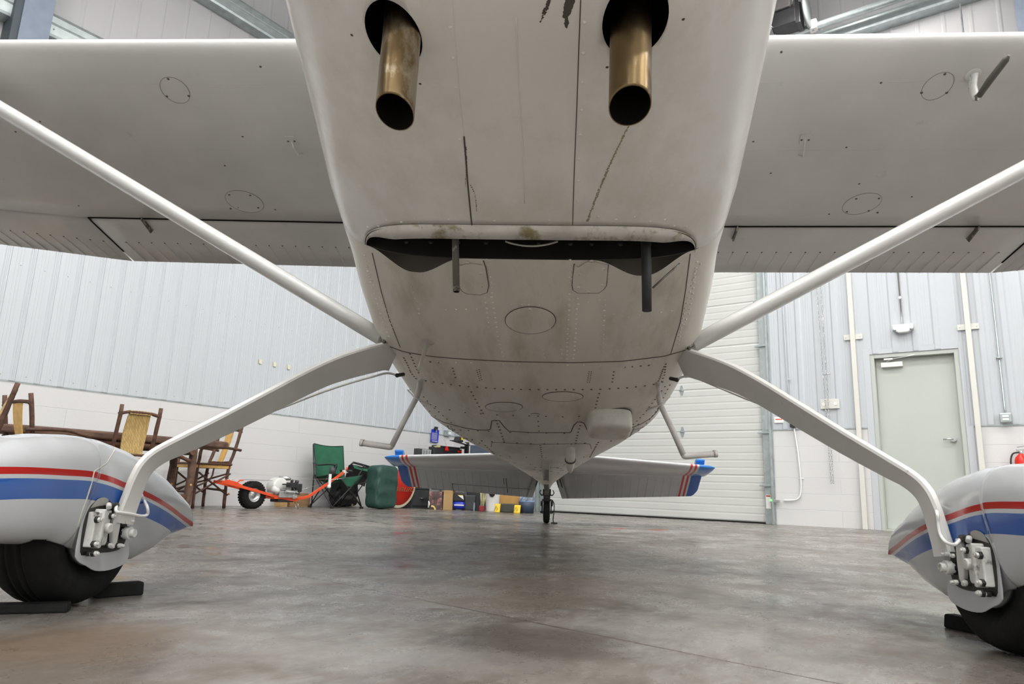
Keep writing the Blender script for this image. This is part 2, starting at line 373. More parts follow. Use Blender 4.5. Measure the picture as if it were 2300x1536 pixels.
def ribs(x0, x1, first, pitch, prof, minor=None):
    """profile along the wall: list of (along, proud) with ribs standing proud of the sheet"""
    pts = [(x0, 0)]; k = math.ceil((x0-first)/pitch)
    while first+k*pitch < x1:
        c = first+k*pitch
        for dx, h in prof:
            if x0 < c+dx < x1: pts.append((c+dx, h))
        k += 1
    pts.append((x1, 0)); return sorted(pts)
PROF = [(-.032,0),(-.022,.011),(-.010,.011),(-.004,.004),(.004,.004),(.010,.011),(.022,.011),(.032,0)] + [(q+d, h) for q in (.075,.105,.135) for d, h in ((-.006,0),(0,.0022),(.006,0))]
PROF_R = [(-.044,0),(-.024,.012),(.024,.012),(.044,0)] + [(q+d, h) for q in (.085,.115,.145) for d, h in ((-.010,0),(0,.0016),(.010,0))]
def sheet(mb, pts, z0, z1, f, mi=0):
    mb.grid([[f(a, h, z0) for a, h in pts], [f(a, h, z1) for a, h in pts]], mi, False)
# left wall
wl = MB(); wl.box((-13, LW, 0), (RW+.3, LW+.3, 1.25)); wall_left = wl.build('wall_left', M['block']); wall_left.rotation_euler = (0,0,PSI); tag(wall_left, kind='structure')
q = MB(); pts = ribs(-13, RW, 1.29-.015, .2285, PROF)
sheet(q, pts, 1.245, 4.25, lambda a, h, z: (a, LW-.006-h, z)); q.box((-13, LW-.004, 1.232), (RW, LW+.02, 1.247), 1); q.box((-13, LW-.02, 4.25), (RW, LW+.3, 4.28), 0)
o = q.build('siding', [M['liner'], M['galv']], wall_left); o['label'] = 'white ribbed metal liner above the blocks'
q = MB(); pts = ribs(-13, RW+.3, .2, .3048, [(-.03,0),(-.012,.007),(.012,.007),(.03,0)])
sheet(q, pts, 4.2, 8.6, lambda a, h, z: (a, LW+.30-h, z)); o = q.build('upper_sheeting', M['skin'], wall_left); o['label'] = 'glossy pale grey sheeting above the liner'
q = MB()
for i in range(86):
    a = 1.29+.11+.2285*(i-60)
    for z in (1.30, 2.45): q.dome(Vector((a, LW-.007, z)), Vector((0,-1,0)), .006, 0, 6)
q.build('screw', M['grey'], wall_left)['kind'] = 'stuff'
# right wall
DY0, DY1, DZ = -.535, .430, 2.165           # man door opening
GY0, GY1, GZ = 1.76, 5.35, 4.1              # overhead door opening
wr = MB()
for t0, t1, z0, z1 in ((-15, DY0, 0, 1.25), (DY1, GY0, 0, 1.25), (GY1, LW+.3, 0, 1.25)): wr.box((RW, t0, z0), (RW+.3, t1, z1))
wall_right = wr.build('wall_right', M['block']); wall_right.rotation_euler = (0,0,PSI); tag(wall_right, kind='structure')
q = MB()
for t0, t1, z0, z1 in ((-15, DY0-.01, 1.245, 5.7), (DY0-.01, DY1+.01, DZ+.01, 5.7), (DY1+.01, GY0, 1.245, 5.7), (GY0, GY1, GZ, 5.7), (GY1, LW, 1.245, 5.7)):
    sheet(q, ribs(t0, t1, .36, .2285, PROF_R), z0, z1, lambda a, h, z: (RW-.008-h, a, z))
    q.add([(RW-.008,t0,z0),(RW+.3,t0,z0),(RW+.3,t1,z0),(RW-.008,t1,z0)], [(0,1,2,3)]); q.add([(RW-.008,t0,z1),(RW+.3,t0,z1),(RW+.3,t1,z1),(RW-.008,t1,z1)], [(0,1,2,3)])
for t0, t1 in ((-15, DY0), (DY1, GY0), (GY1, LW)): q.box((RW-.010, t0, 1.232), (RW+.01, t1, 1.247), 1)
o = q.build('siding', [M['liner2'], M['galv']], wall_right)
q = MB(); sheet(q, ribs(-15, LW+.3, .2, .3048, [(-.03,0),(-.012,.007),(.012,.007),(.03,0)]), 5.6, 8.6, lambda a, h, z: (RW+.30-h, a, z)); q.build('upper_sheeting', M['skin'], wall_right)
# girts and columns
def girt(n, wall, a0, a1, z0, z1, lab):
    q = MB()
    def P(a, d, z): return (a, LW+.3-d, z) if wall == 'L' else (RW+.3-d, a, z)
    hgt = z1-z0; pr = [(0,z0),(0,z0+.006),(.19,z0+.006),(.19,z0+.04),(.2,z0+.04),(.2,z0),(0,z0)]
    sec = [(.0,z0),(.19,z0),(.20,z0+.03),(.205,z0+hgt*.45),(.195,z0+hgt*.5),(.205,z0+hgt*.55),(.205,z1-.06),(.16,z1),(0,z1)]
    q.grid([[P(a0, d, z) for d, z in sec], [P(a1, d, z) for d, z in sec]], 0, False)
    for k in range(int((a1-a0)/.6)):
        a = a0+.3+k*.6; q.dome(Vector(P(a, .206, z0+hgt*.3)), -N1 if wall == 'L' else -N2, .012, 0, 6)
    o = q.build('trim_%d' % n, M['galv']); o.rotation_euler = (0,0,PSI); tag(o, lab, kind='structure'); return o
girt(1, 'L', -13, RW, 5.15, 5.45, 'galvanised wall girt above the left wall liner, lower one')
girt(2, 'L', -13, RW, 6.74, 7.05, 'galvanised wall girt above the left wall liner, upper one')
girt(3, 'R', -15, LW, 6.84, 7.04, 'galvanised wall girt over the overhead door wall')
def column(n, wall, a, lab):
    q = MB()
    def B(a0, a1, d0, d1, mi):
        if wall == 'L': q.box((a0, LW+.3-d1, 4.285), (a1, LW+.3-d0, 8.6), mi)
        else: q.box((RW+.3-d1, a0, 5.705), (RW+.3-d0, a1, 8.6), mi)
    B(a-.14, a+.14, .285, .30, 0); B(a-.21, a+.10, 0, .284, 1)
    o = q.build('trim_%d' % n, [M['column'], M['columnshade']]); o.rotation_euler = (0,0,PSI); tag(o, lab, kind='structure')
column(4, 'L', .90, 'blue grey steel frame column at the left wall'); column(5, 'L', 8.05, 'steel frame column in the far corner'); column(6, 'R', -1.62, 'dark steel frame column at the right wall')
column(11, 'L', -5.1, 'steel frame column beyond the left edge')
# cream posts either side of the man door
def post(n, a, zb, lab):
    q = MB(); q.box((RW-.075, a-.028, 0), (RW-.022, a+.028, 5.6)); q.box((RW-.035, a-.11, zb-.035), (RW-.022, a+.11, zb+.035))
    for d in (-.085, .085): q.cyl((RW-.036, a+d, zb), (RW-.042, a+d, zb), .008, 8)
    o = q.build('trim_%d' % n, M['cream'], bevel=.004); o.rotation_euler = (0,0,PSI); tag(o, lab, kind='structure')
post(7, .600, 2.41, 'cream steel post left of the man door'); post(8, -.655, 2.41, 'cream steel post right of the man door')

# man door
d1 = thing('door_1', 'grey green man door with lever handle and closer in white frame', 'door', HG(RW, -.05, 0), PSI); tag(d1, kind='structure')
def D(t): return t+.05
q = MB(); q.box((-.012, D(DY0)-.075, 0), (.02, D(DY0), DZ+.07)); q.box((-.012, D(DY1), 0), (.02, D(DY1)+.075, DZ+.07)); q.box((-.012, D(DY0), DZ), (.02, D(DY1), DZ+.07))
q.build('outer_trim', M['liner2'], d1, bevel=.003)
q = MB(); q.box((0, D(DY0), 0), (.15, D(DY0)+.05, DZ)); q.box((0, D(DY1)-.05, 0), (.15, D(DY1), DZ)); q.box((0, D(DY0)+.05, DZ-.05), (.15, D(DY1)-.05, DZ))
q.box((.0, D(DY0)+.05, 0), (.17, D(DY1)-.05, .015))
q.build('frame', M['doorgreen'], d1, bevel=.004)
q = MB(); q.box((.09, D(DY0)+.053, .018), (.135, D(DY1)-.053, DZ-.053)); slab = q.build('slab', M['doorgreen'], d1, bevel=.002)
q = MB(); q.cyl((.09, -.345, 1.09), (.045, -.345, 1.09), .030); q.cyl((.045,-.345,1.09), (.035,-.345,1.09), .022); q.tube([(.038,-.345,1.09),(.034,-.30,1.092),(.036,-.24,1.088)], [.011,.010,.008], 10)
q.build('handle', M['chrome'], slab)
q = MB(); q.box((.03, .12, 2.0), (.088, .36, 2.06)); q.tube([(.05,.30,2.065),(.03,.22,2.10),(-.005,-.02,2.125)], .007, 8); q.box((.0,.22,2.085),(.05,.32,2.105))
q.build('closer', M['grey'], d1, bevel=.006); bpy.data.objects['closer'].data.materials[0] = M['offwhite']

# overhead door
d2 = thing('door_2', 'white sectional overhead door with galvanised track', 'door', HG(RW, 3.5, 0), PSI); tag(d2, kind='structure')
def section(z0, z1):
    q = MB(); n = 6; rows = []
    prof = []
    for k in range(n):
        a = z0+(z1-z0)*k/n; b = z0+(z1-z0)*(k+1)/n; prof += [(.050, a+.001), (.047, a+.014), (.0475, b-.020), (.050, b-.001)]
    prof[-1] = (.054, z1); prof[0] = (.054, z0)
    rows = [[(x, y, z) for x, z in prof] for y in (GY0-3.5-.03, GY1-3.5+.03)]
    q.grid(rows, 0, False); q.box((.06, GY0-3.5, z0+.003), (.10, GY1-3.5, z1-.003)); return q.build('door_section', M['garage'], d2)
for k in range(7): section(.02+.61*k, .02+.61*(k+1)-.0005)
q = MB(); q.box((.04, GY0-3.5, 0), (.11, GY1-3.5, .02)); q.build('bottom_seal', M['rubber'], d2)
for z in (.63, 1.24, 1.85, 2.46, 3.07):
    for y in (2.97, 4.55):
        q = MB(); q.prism([(.047, y-3.5-.035, z), (.047, y-3.5-.012, z-.075), (.047, y-3.5+.012, z-.075), (.047, y-3.5+.035, z), (.047, y-3.5+.012, z+.075), (.047, y-3.5-.012, z+.075)], (-.006,0,0))
        q.cyl((.036, y-3.5-.035, z), (.036, y-3.5+.035, z), .007, 8); q.build('hinge', M['galv'], d2)
for yy, sg in ((GY0, -1), (GY1, 1)):
    q = MB(); y = yy-3.5
    q.box((-.015, min(y, y-sg*-.0)-.05 if sg < 0 else y-.05, 0), (.05, y+.045, 4.9)) if sg < 0 else q.box((-.015, y-.045, 0), (.05, y+.05, 4.9))
    q.build('track', M['galv'], d2, bevel=.004)
    q = MB(); q.box((-.09, y+sg*.075-.012, 0), (-.0, y+sg*.075+.012, 4.9)); q.box((-.03, y+sg*.075-.02, 0), (0, y+sg*.075+.03, 4.9))
    for z in (.5, 1.2, 2.4, 3.05, 3.7): q.box((-.05, y-.06, z-.012), (-.01, y+.10, z+.012))
    q.build('track_angle', M['galv'], d2, bevel=.002)
q = MB(); q.box((-.02, GY0-3.5-.035, .20), (-.0165, GY0-3.5+.03, .38)); o = q.build('warning_sticker', M['label'], d2)
q = MB(); q.box((-.022, GY0-3.5-.03, .355), (-.0202, GY0-3.5+.025, .372)); q.build('red_heading', M['red'], o)

# high bay lamps
LAMPS = [(s, t) for s in (-10.5, -6.5, -3.0, 0.4, 4.2) for t in (-12.0, -8.2, -4.8, -1.4, 2.8)] + [(7.0, 0.4)]
def lamp_place(s, t):
    if s == 7.0: return 'single white high bay lamp right beside the wall above the man door'
    a = {-10.5:'in the row farthest from the overhead door', -6.5:'in the second row from the back', -3.0:'in the middle row', 0.4:'in the row above the propeller', 4.2:'in the row above the airplane tail'}[s]
    b = {-12.0:'at the far end', -8.2:'second from the far end', -4.8:'in the middle', -1.4:'over the right wing side', 2.8:'nearest the left wall'}[t]
    return 'high bay lamp %s, %s' % (a, b)
for i, (s, t) in enumerate(LAMPS):
    r = ht('high_bay_lamp', lamp_place(s, t), 'lamp', s, t, 7.2, group='high bay lamps under the ceiling')
    q = MB(); q.box((-.62,-.17,.0), (.62,.17,.06)); q.cyl((-.4,0,.06), (-.4,0,1.4), .004, 6); q.cyl((.4,0,.06), (.4,0,1.4), .004, 6); q.build('housing', M['offwhite'], r)
    q = MB(); q.box((-.58,-.15,-.02), (.58,.15,-.001)); q.build('lens', M['lens'], r)

# ------------------------------------------------------------------ the aircraft
TH = R_(12); cT, sT = cos(TH), sin(TH)
def AC(x, a, h): return Vector((x, a*cT + h*sT, -a*sT + h*cT))      # aircraft frame: x right, a aft, h up
AX, AA, AH = Vector((1,0,0)), Vector((0,cT,-sT)), Vector((0,sT,cT))
plane = thing('airplane', 'white high-wing tailwheel airplane with red and blue stripes, seen from below its nose', 'airplane')
#        a      w    hb     hm    n    top   xoff
TAB = [(-1.62,.16, 1.12, 1.27, 2.2, 1.42, .02), (-1.55,.30, 1.02, 1.25, 2.6, 1.50, .02), (-1.3,.42,.93,1.25,3,1.58,.02), (-1.0,.475,.915,1.25,3.4,1.63,.018), (-.6,.525,.93,1.25,3.6,1.66,.012),
       (-.32,.555,.94,1.22,3.8,1.70,.006), (0,.575,.955,1.2,4,1.80,0), (.22,.605,.953,1.2,4,2.16,0), (.6,.64,.951,1.2,4,2.25,0), (.9,.655,.945,1.22,3.6,2.27,0),
       (1.3,.66,.948,1.25,3.2,2.26,0), (1.72,.66,.955,1.32,2.9,2.20,0), (2.2,.605,1.01,1.4,2.7,2.10,0), (3,.475,1.13,1.5,2.4,1.98,0), (4,.315,1.295,1.62,2.3,1.92,0), (5.2,.115,1.485,1.72,2.1,1.88,0), (5.75,.05,1.56,1.72,2,1.80,0)]
def tab(a, k):
    T = TAB
    if a <= T[0][0]: return T[0][k]
    for p, q in zip(T, T[1:]):
        if a <= q[0]: return p[k] + (q[k]-p[k])*(a-p[0])/(q[0]-p[0])
    return T[-1][k]
def sec_pt(a, t):
    """t 0..1 round the section, 0 = top centre going left-down to bottom (0.5) and back up the right"""
    w, hb, hm, n, top, xo = [tab(a, k) for k in range(1, 7)]
    th = -pi/2 + 2*pi*t - pi     # t=.5 -> bottom
    c, s = cos(2*pi*t + pi/2), sin(2*pi*t + pi/2)
    m = n if s < 0 else 3.2+1.6*max(0, min(1, (a+.05)/.3))*max(0, min(1, (2.6-a)/.8))
    x = w*math.copysign(abs(c)**(2/m), c); y = abs(s)**(2/m)
    h = hm + (top-hm)*y if s >= 0 else hm - (hm-hb)*y
    return AC(x+xo, a, h)
NT = 240
TS = [k/NT for k in range(NT)]
def loft(a0f, a1f, nu, flip=False):
    rows = []
    for i in range(nu+1):
        u = i/nu; rows.append([sec_pt(a0f(t)+(a1f(t)-a0f(t))*u, t) for t in TS])
    return rows
def sstep(x, a, b):
    x = max(0, min(1, (x-a)/(b-a))); return x*x*(3-2*x)
FW = -.153
def botx(t, a=-.15): return sec_pt(a, t).x
def isbot(t): return .30 < t < .70
def cowl_end(t):
    if not isbot(t): return FW
    x = min(1, abs(botx(t))/.468); return FW + (-.330-FW)*(1-x**5)**.55
def belly_start(t):
    if not isbot(t): return FW
    x = abs(botx(t)); return FW + .105*sstep(x, .185, .325)*(1-sstep(x, .345, .455))
# cowling with the two exhaust openings cut through it
rows = loft(lambda t: -1.62, cowl_end, 36)
q = MB(); q.grid(rows, 0, True, close=True)
nv = q.v[0:NT]; q.add([p for p in rows[0]], [tuple(range(NT))], 0)
cowl = q.build('cowling', [M['cowl'], M['soot_shade']], plane)  # inner faces coloured black for the shade inside the cowl
md = cowl.modifiers.new('s', 'SOLIDIFY'); md.thickness = .006; md.offset = -1; md.material_offset = 1; md.material_offset_rim = 0
def bvh_of(rows, close=True):
    n = len(rows[0]); vs = [p for r in rows for p in r]; fs = []
    for i in range(len(rows)-1):
        for k in range(n if close else n-1): fs.append((i*n+k, i*n+(k+1) % n, (i+1)*n+(k+1) % n, (i+1)*n+k))
    return BVHTree.FromPolygons(vs, fs)
bv_c = bvh_of(rows)
rows_b = loft(belly_start, lambda t: 5.75, 90); bv_b = bvh_of(rows_b)
def hit(bv, px, py):
    r = ray(px, py).normalized(); P, N, i, d = bv.ray_cast(CAM, r)
    if P is None: return None, None
    if N.dot(r) > 0: N = -N
    return P, N
def pathon(bv, pix, step):
    """sample a picture polyline on the real surface at an even 3D spacing"""
    dense = []
    for (x0, y0), (x1, y1) in zip(pix, pix[1:]):
        n = max(2, int(math.hypot(x1-x0, y1-y0)/1.5))
        for k in range(n): dense.append((x0+(x1-x0)*k/n, y0+(y1-y0)*k/n))
    dense.append(pix[-1]); out = []
    for p in dense:
        P, N = hit(bv, *p)
        if P is None: continue
        if not out or (P-out[-1][0]).length >= step: out.append((P, N))
    return out
def seam(mb, bv, pix, r=.0022, mi=1, step=.02):
    r *= .68
    pts = pathon(bv, pix, step)
    if len(pts) > 1: mb.tube([P+N*.0003 for P, N in pts], r, 5, mi)
def rivets(mb, bv, pix, sp=.03, r=.0055, mi=0, ring=False):
    for P, N in pathon(bv, pix, sp):
        mb.dome(P-N*.0002, N, r*(1.15 if ring else 1.3), 2, 8, .10)
        mb.dome(P, N, r, 2 if ring else mi, 8, .62)
# exhaust holes
holes = [((884, 80), .051, .074), ((1427, 48), .056, .080)]
cutters = []
for (hx, hy), rx, ra in holes:
    P, N = hit(bv_c, hx, hy); z = N.normalized(); x = AX; y = z.cross(x).normalized()
    q = MB(); q.prism([P - z*.12 + rx*cos(2*pi*k/40)*x + ra*sin(2*pi*k/40)*y for k in range(40)], z*.24)
    c_ = q.build('cut', M['soot_shade']); cutters.append(c_)
    b_ = cowl.modifiers.new('b', 'BOOLEAN'); b_.object = c_; b_.operation = 'DIFFERENCE'; b_.solver = 'EXACT'
bpy.context.view_layer.update(); dg = bpy.context.evaluated_depsgraph_get()
me = bpy.data.meshes.new_from_object(cowl.evaluated_get(dg)); cowl.modifiers.clear(); cowl.data = me
for c_ in cutters: bpy.data.objects.remove(c_)

def z4(*p): return [(780+x/2.674, 480+y/2.674) for x, y in p]
def z5(*p): return [(850+x/2.875, 760+y/2.875) for x, y in p]
def z6(*p): return [(650+x/2.091, y/2.091) for x, y in p]
# cowl seams, rivets and screws
q = MB()
seam(q, bv_c, z6((820,640),(830,760),(838,870),(850,990),(857,1062)), .0028)
seam(q, bv_c, z6((765,0),(785,250),(800,450),(822,660)), .0011, 0)
seam(q, bv_c, z6((1368,0),(1360,200),(1350,500),(1338,800),(1330,1055)), .0016)
seam(q, bv_c, z6((1064,80),(1080,400),(1098,700),(1104,960)), .0022, 0)
for yy in (128,272,408,538,655): rivets(q, bv_c, z6((756+(yy-128)*.085, yy),(757+(yy-128)*.085, yy+1)), .03, .0042)
for yy in (105,250,386,516,631,746,848,945): rivets(q, bv_c, z6((1386-(yy-105)*.04, yy),(1387-(yy-105)*.04, yy+1)), .03, .0042)
for x, y in ((368,1066),(418,1062),(455,1034),(526,1042),(588,1026),(748,1030),(964,1036),(1220,1034),(1450,1017),(1535,1030),(1625,1018),(1694,1040),(1766,1030),(1807,1060),(1864,1065)):
    rivets(q, bv_c, z6((x, y),(x+1, y)), .03, .0045)
for x, y in ((293,165),(614,394),(1850,91),(1492,316)):
    P, N = hit(bv_c, *z6((x, y))[0]); q.dome(P, N, .0035, 1, 8, .3)
o = q.build('cowling_seams', [M['cowl'], M['seam'], M['cowl']], cowl); o['label'] = 'dark panel seams and rivets of the cowling'
# grime: soot streaks that have baked on behind the right and centre seams
def streak(name, bv, pix, w0, w1, m, parent, lab):
    """a run of overlapping thin blots"""
    pts = pathon(bv, pix, .003); q = MB(); n_ = len(pts); lift = .0004
    for i, (P, N) in enumerate(pts):
        k = i/max(1, n_-1); ww = w0+(w1-w0)*k; d = (pts[min(i+1, n_-1)][0]-pts[max(i-1, 0)][0]).normalized(); s_ = N.cross(d).normalized()
        for j in range(2):
            r_ = max(.0006, ww*random.uniform(.35, .9)); o_ = s_*random.uniform(-.6,.6)*ww + d*random.uniform(-.002,.002); lift = .0004+random.random()*.0003
            ph = random.random()*6; q.add([P+o_+N*lift]+[P+o_+N*lift*.6+r_*random.uniform(.6,1.2)*(cos(2*pi*a/9+ph)*s_+sin(2*pi*a/9+ph)*d*1.6) for a in range(9)], [(0,a+1,(a+1) % 9+1) for a in range(9)], 0, False)
    o = q.build(name, m, parent, normals=False); o['label'] = lab
streak('oil_streak', bv_c, z6((1322,-10),(1312,40),(1300,80),(1298,126)), .010, .004, M['seam'], cowl, 'black oil smear at the top of the cowling')
streak('oil_streak', bv_c, z6((1222,-10),(1205,40),(1180,105)), .005, .002, M['seam'], cowl, 'short black oil smear')
streak('oil_streak', bv_c, z6((826,690),(832,780),(826,880)), .0028, .001, M['seam'], cowl, 'black oil run beside the seam')
streak('oil_streak', bv_c, z6((850,868),(872,910),(880,990)), .0016, .001, M['seam'], cowl, 'thin black oil run')
streak('oil_streak', bv_c, z6((1590,596),(1520,740),(1455,890),(1400,1036)), .0022, .0035, mat('brown_drip', (.33,.28,.19), .4), cowl, 'brown drip line below the right exhaust')
# lip: a flange turned down round the cowling outlet
lp = [.30+.4*k/200 for k in range(201)]; lp = [t for t in lp if abs(botx(t)) < .470]
q = MB(); r0 = []; r1 = []; r2 = []
for t in lp:
    a = cowl_end(t); P = sec_pt(a, t); x = abs(botx(t)); k = 1-.75*sstep(x, .36, .468)
    r0.append(P - AH*.0015 - AA*.010); r1.append(P - AH*.0045*k); r2.append(P - AH*.016*k + AA*.036*k)
q.grid([r0, r1, r2, [p+AH*.004-AA*.002 for p in r2], [p+AH*.006 for p in r1]], 0, True)
q.build('outlet_lip', M['lip'], cowl)
q = MB(); rr = [sec_pt(cowl_end(t)-.004, t)-AH*.001 for t in lp]; q.tube(rr, .0018, 5); q.build('lip_seam', M['seam'], cowl)

# fuselage
q = MB(); q.grid(rows_b, 0, True, close=True, mif=lambda i, k: 0 if .27 < (k+.5)/NT < .73 else 1)
q.add(rows_b[-1], [tuple(range(NT))], 1)
fus = q.build('fuselage', [M['belly'], M['white']], plane)
q = MB()
seam(q, bv_b, z4((150,235),(205,470),(255,640),(320,806)))
seam(q, bv_b, z4((2060,240),(2030,470),(2000,650),(1940,850)))
seam(q, bv_b, z4((152,715),(175,755),(240,790),(340,828),(500,855),(700,872),(1000,887),(1350,893),(1650,885),(1900,855),(2040,815),(2110,775),(2130,740)), .0035)
R4 = [[(105,250),(140,410),(190,560),(225,680),(270,775)],[(120,320),(160,430),(205,520),(250,600),(285,740)],[(2100,290),(2075,400),(2030,560),(2000,700),(1985,800)],[(2120,300),(2090,345),(2075,470),(2050,600),(1990,720)],[(62,380),(66,450)],[(2200,390),(2200,480)],
      [(600,262),(1330,262)],[(1345,266),(1420,266)],[(510,295),(600,262)],[(835,262),(868,430),(868,500)],[(868,500),(880,570),(890,640),(905,760),(940,870)],[(825,500),(835,570),(845,640),(850,700)],
      [(1338,266),(1338,430),(1333,510),(1326,640),(1318,765),(1318,880)],[(1385,508),(1378,580),(1376,640),(1368,765),(1355,880)],[(1345,355),(1345,440)],[(1572,355),(1560,440)],[(855,348),(868,430)],
      [(590,575),(880,570)],[(1330,555),(1550,510)],[(1550,515),(1540,660),(1535,840)],[(385,437),(410,510),(435,590),(430,610)],[(1090,545),(1215,550)],[(985,545),(1090,545)],[(1172,815),(1185,870)],[(1285,815),(1285,870)],
      [(225,675),(262,690)],[(1690,618),(1970,580)],[(1540,590),(1690,618)],[(1630,305),(1840,345)],[(350,328),(480,300)]]
for L_ in R4: rivets(q, bv_b, z4(*L_), .034, .0052)
for L_, sp in (([(345,870),(420,870),(500,890),(560,893)], .03), ([(560,893),(700,893),(910,900),(1310,908),(1520,908),(1640,905)], .06), ([(1660,920),(1780,912),(1850,902)], .035), ([(1790,890),(1880,872)], .03)): rivets(q, bv_b, z4(*L_), sp, .0052)
R5 = [([(255,262),(310,273),(530,305),(760,323),(930,328),(1200,330),(1410,328),(1610,318),(1720,305),(1800,292),(1850,275)], .036, .0055),
      ([(165,125),(185,160),(210,220),(245,262)], .022, .005), ([(205,100),(240,180),(262,225)], .03, .005), ([(1855,165),(1840,190),(1815,260),(1800,290)], .02, .005), ([(1855,165),(1845,240),(1820,290)], .03, .005),
      ([(1590,185),(1780,170)], .03, .0055), ([(335,150),(415,158)], .03, .0055), ([(480,192),(490,225),(500,260)], .03, .005), ([(635,205),(655,275)], .02, .0035), ([(650,200),(668,275)], .02, .0035),
      ([(1520,215),(1510,280)], .03, .005), ([(1375,215),(1362,290)], .02, .0035), ([(1360,215),(1348,290)], .02, .0035), ([(600,345),(640,420),(680,490)], .045, .0055), ([(1425,355),(1405,430),(1390,500)], .045, .0055),
      ([(270,350),(340,430),(420,500),(480,550)], .05, .005), ([(1850,310),(1780,400),(1720,480),(1640,560)], .05, .005), ([(370,440),(530,475),(740,492),(1000,500),(1190,505),(1400,500)], .075, .005), ([(1500,495),(1700,462)], .075, .005),
      ([(205,330),(300,440),(400,530),(560,640),(640,690)], .06, .005), ([(1880,300),(1800,460),(1720,560),(1640,630)], .06, .005),
      ([(570,645),(680,662),(860,672),(1010,680),(1250,680),(1450,668),(1600,645)], .07, .0065), ([(520,640),(610,655),(690,690),(750,745)], .06, .006), ([(1410,685),(1385,730),(1365,765)], .05, .006),
      ([(760,530),(785,590),(812,665)], .05, .006), ([(1310,540),(1290,600),(1272,680)], .05, .006), ([(1030,500),(1038,610)], .08, .005), ([(1045,690),(1055,765)], .06, .0055), ([(470,570),(498,640)], .04, .005), ([(1630,570),(1600,640)], .04, .005),
      ([(760,755),(900,765),(1060,770),(1230,770),(1370,762)], .12, .005), ([(820,795),(960,812),(1240,815),(1340,800)], .12, .005), ([(920,880),(1060,900),(1200,880)], .2, .005),
      ([(360,570),(500,590),(720,598)], .06, .0055), ([(850,606),(1240,612)], .09, .0055), ([(1380,600),(1620,585),(1740,520)], .08, .0055)]
for L_, sp, r in R5: rivets(q, bv_b, z5(*L_), sp, r, 0, True)
seam(q, bv_b, z5((250,395),(310,470),(350,505),(420,540),(560,578),(640,590),(722,590),(733,527),(780,529),(812,570),(842,598),(1000,607),(1242,607),(1262,560),(1285,538),(1325,540),(1345,585),(1352,600)), .0036)
seam(q, bv_b, z5((1620,582),(1700,550),(1760,512),(1800,470),(1815,430)), .0034)
seam(q, bv_b, z5((1640,592),(1720,570),(1790,520)), .002)
seam(q, bv_b, z5((445,565),(485,630)), .003); seam(q, bv_b, z5((1650,580),(1615,650)), .003)
seam(q, bv_b, z5((985,487),(1000,482),(1025,482),(1040,488)), .0025)
seam(q, bv_b, z5((728,700),(733,670),(1010,683),(1365,678),(1375,712)), .0022)
for i in range(26):      # small drain and bolt holes by the tail spring
    x, y = 1000+200*random.random(), 832+38*random.random()**2
    P, N = hit(bv_b, *z5((x, y))[0])
    if P is not None: q.dome(P, N, .009, 1, 6, .2)
o = q.build('belly_seams', [M['belly'], M['seam'], M['rivet_dark']], fus); o['label'] = 'rivet rows and dark panel joints of the belly'
# inspection covers (each lifts off with its screws)
def cover(pix, lab, parent=fus, bv=bv_b, m='belly', screws=(), lift=.0024, sr=.006):
    cx_, cy_ = sum(p[0] for p in pix)/len(pix), sum(p[1] for p in pix)/len(pix)
    q = MB(); n = len(pix); rings = []
    for k_ in (1, .75, .5, .25):
        ring = [hit(bv, cx_+(p[0]-cx_)*k_, cy_+(p[1]-cy_)*k_) for p in pix]
        if any(P is None for P, N in ring): return None
        rings.append(ring)
    cP, cN = hit(bv, cx_, cy_)
    vs = [P-N*.002 for P, N in rings[0]]
    for ring in rings: vs += [P+N*lift for P, N in ring]
    vs.append(cP+cN*lift); fs = []
    for r_ in range(4): fs += [(r_*n+k, r_*n+(k+1) % n, (r_+1)*n+(k+1) % n, (r_+1)*n+k) for k in range(n)]
    fs += [(4*n+k, 4*n+(k+1) % n, 5*n) for k in range(n)]
    q.add(vs, fs, 0, False)
    pp = rings[0]; q.tube([P+N*.0016 for P, N in pp+[pp[0]]], .0007 if m == 'under' else .0015, 5, 1, False)
    for s_ in screws:
        P, N = hit(bv, *s_)
        if P is not None: q.dome(P+N*lift, N, sr, 1 if m == 'under' else 0, 8); q.dome(P+N*(lift+sr*.45), N, sr*.35, 1, 6, .4)
    o = q.build('inspection_cover', [M[m], M['seam']], parent); o['label'] = lab; return o
def ell(cx, cy, rx, ry, rot=0, n=28): return [(cx+rx*cos(2*pi*k/n)*cos(rot)-ry*sin(2*pi*k/n)*sin(rot), cy+rx*cos(2*pi*k/n)*sin(rot)+ry*sin(2*pi*k/n)*cos(rot)) for k in range(n)]
def e4(cx, cy, rx, ry): return z4(*ell(cx, cy, rx, ry))
cover(e4(1100,637,152,81), 'large oval inspection cover in the middle of the belly', screws=z4((1098,570),(986,678),(1215,684)))
cover(z4((655,285),(700,268),(780,268),(818,280),(832,320),(850,430),(840,470),(800,484),(720,478),(690,462),(668,430)), 'rounded belly plate beside the drain tube', screws=z4((722,289),(802,352),(810,429),(753,474),(682,430)))
cover(z4((1425,258),(1505,257),(1545,272),(1567,305),(1558,425),(1540,452),(1508,474),(1385,474),(1356,455),(1350,425),(1363,300)), 'rounded belly plate beside the black hose', screws=z4((1468,279),(1541,326),(1529,423),(1449,464),(1390,436),(1394,357)))
cover(z5(*ell(1190,373,132,31)), 'oval belly cover right of centre', screws=z5((1092,388),(1290,386)))
cover(z5(*ell(810,440,120,30)), 'oval belly cover left of centre', screws=z5((800,415),(722,454),(903,459)))
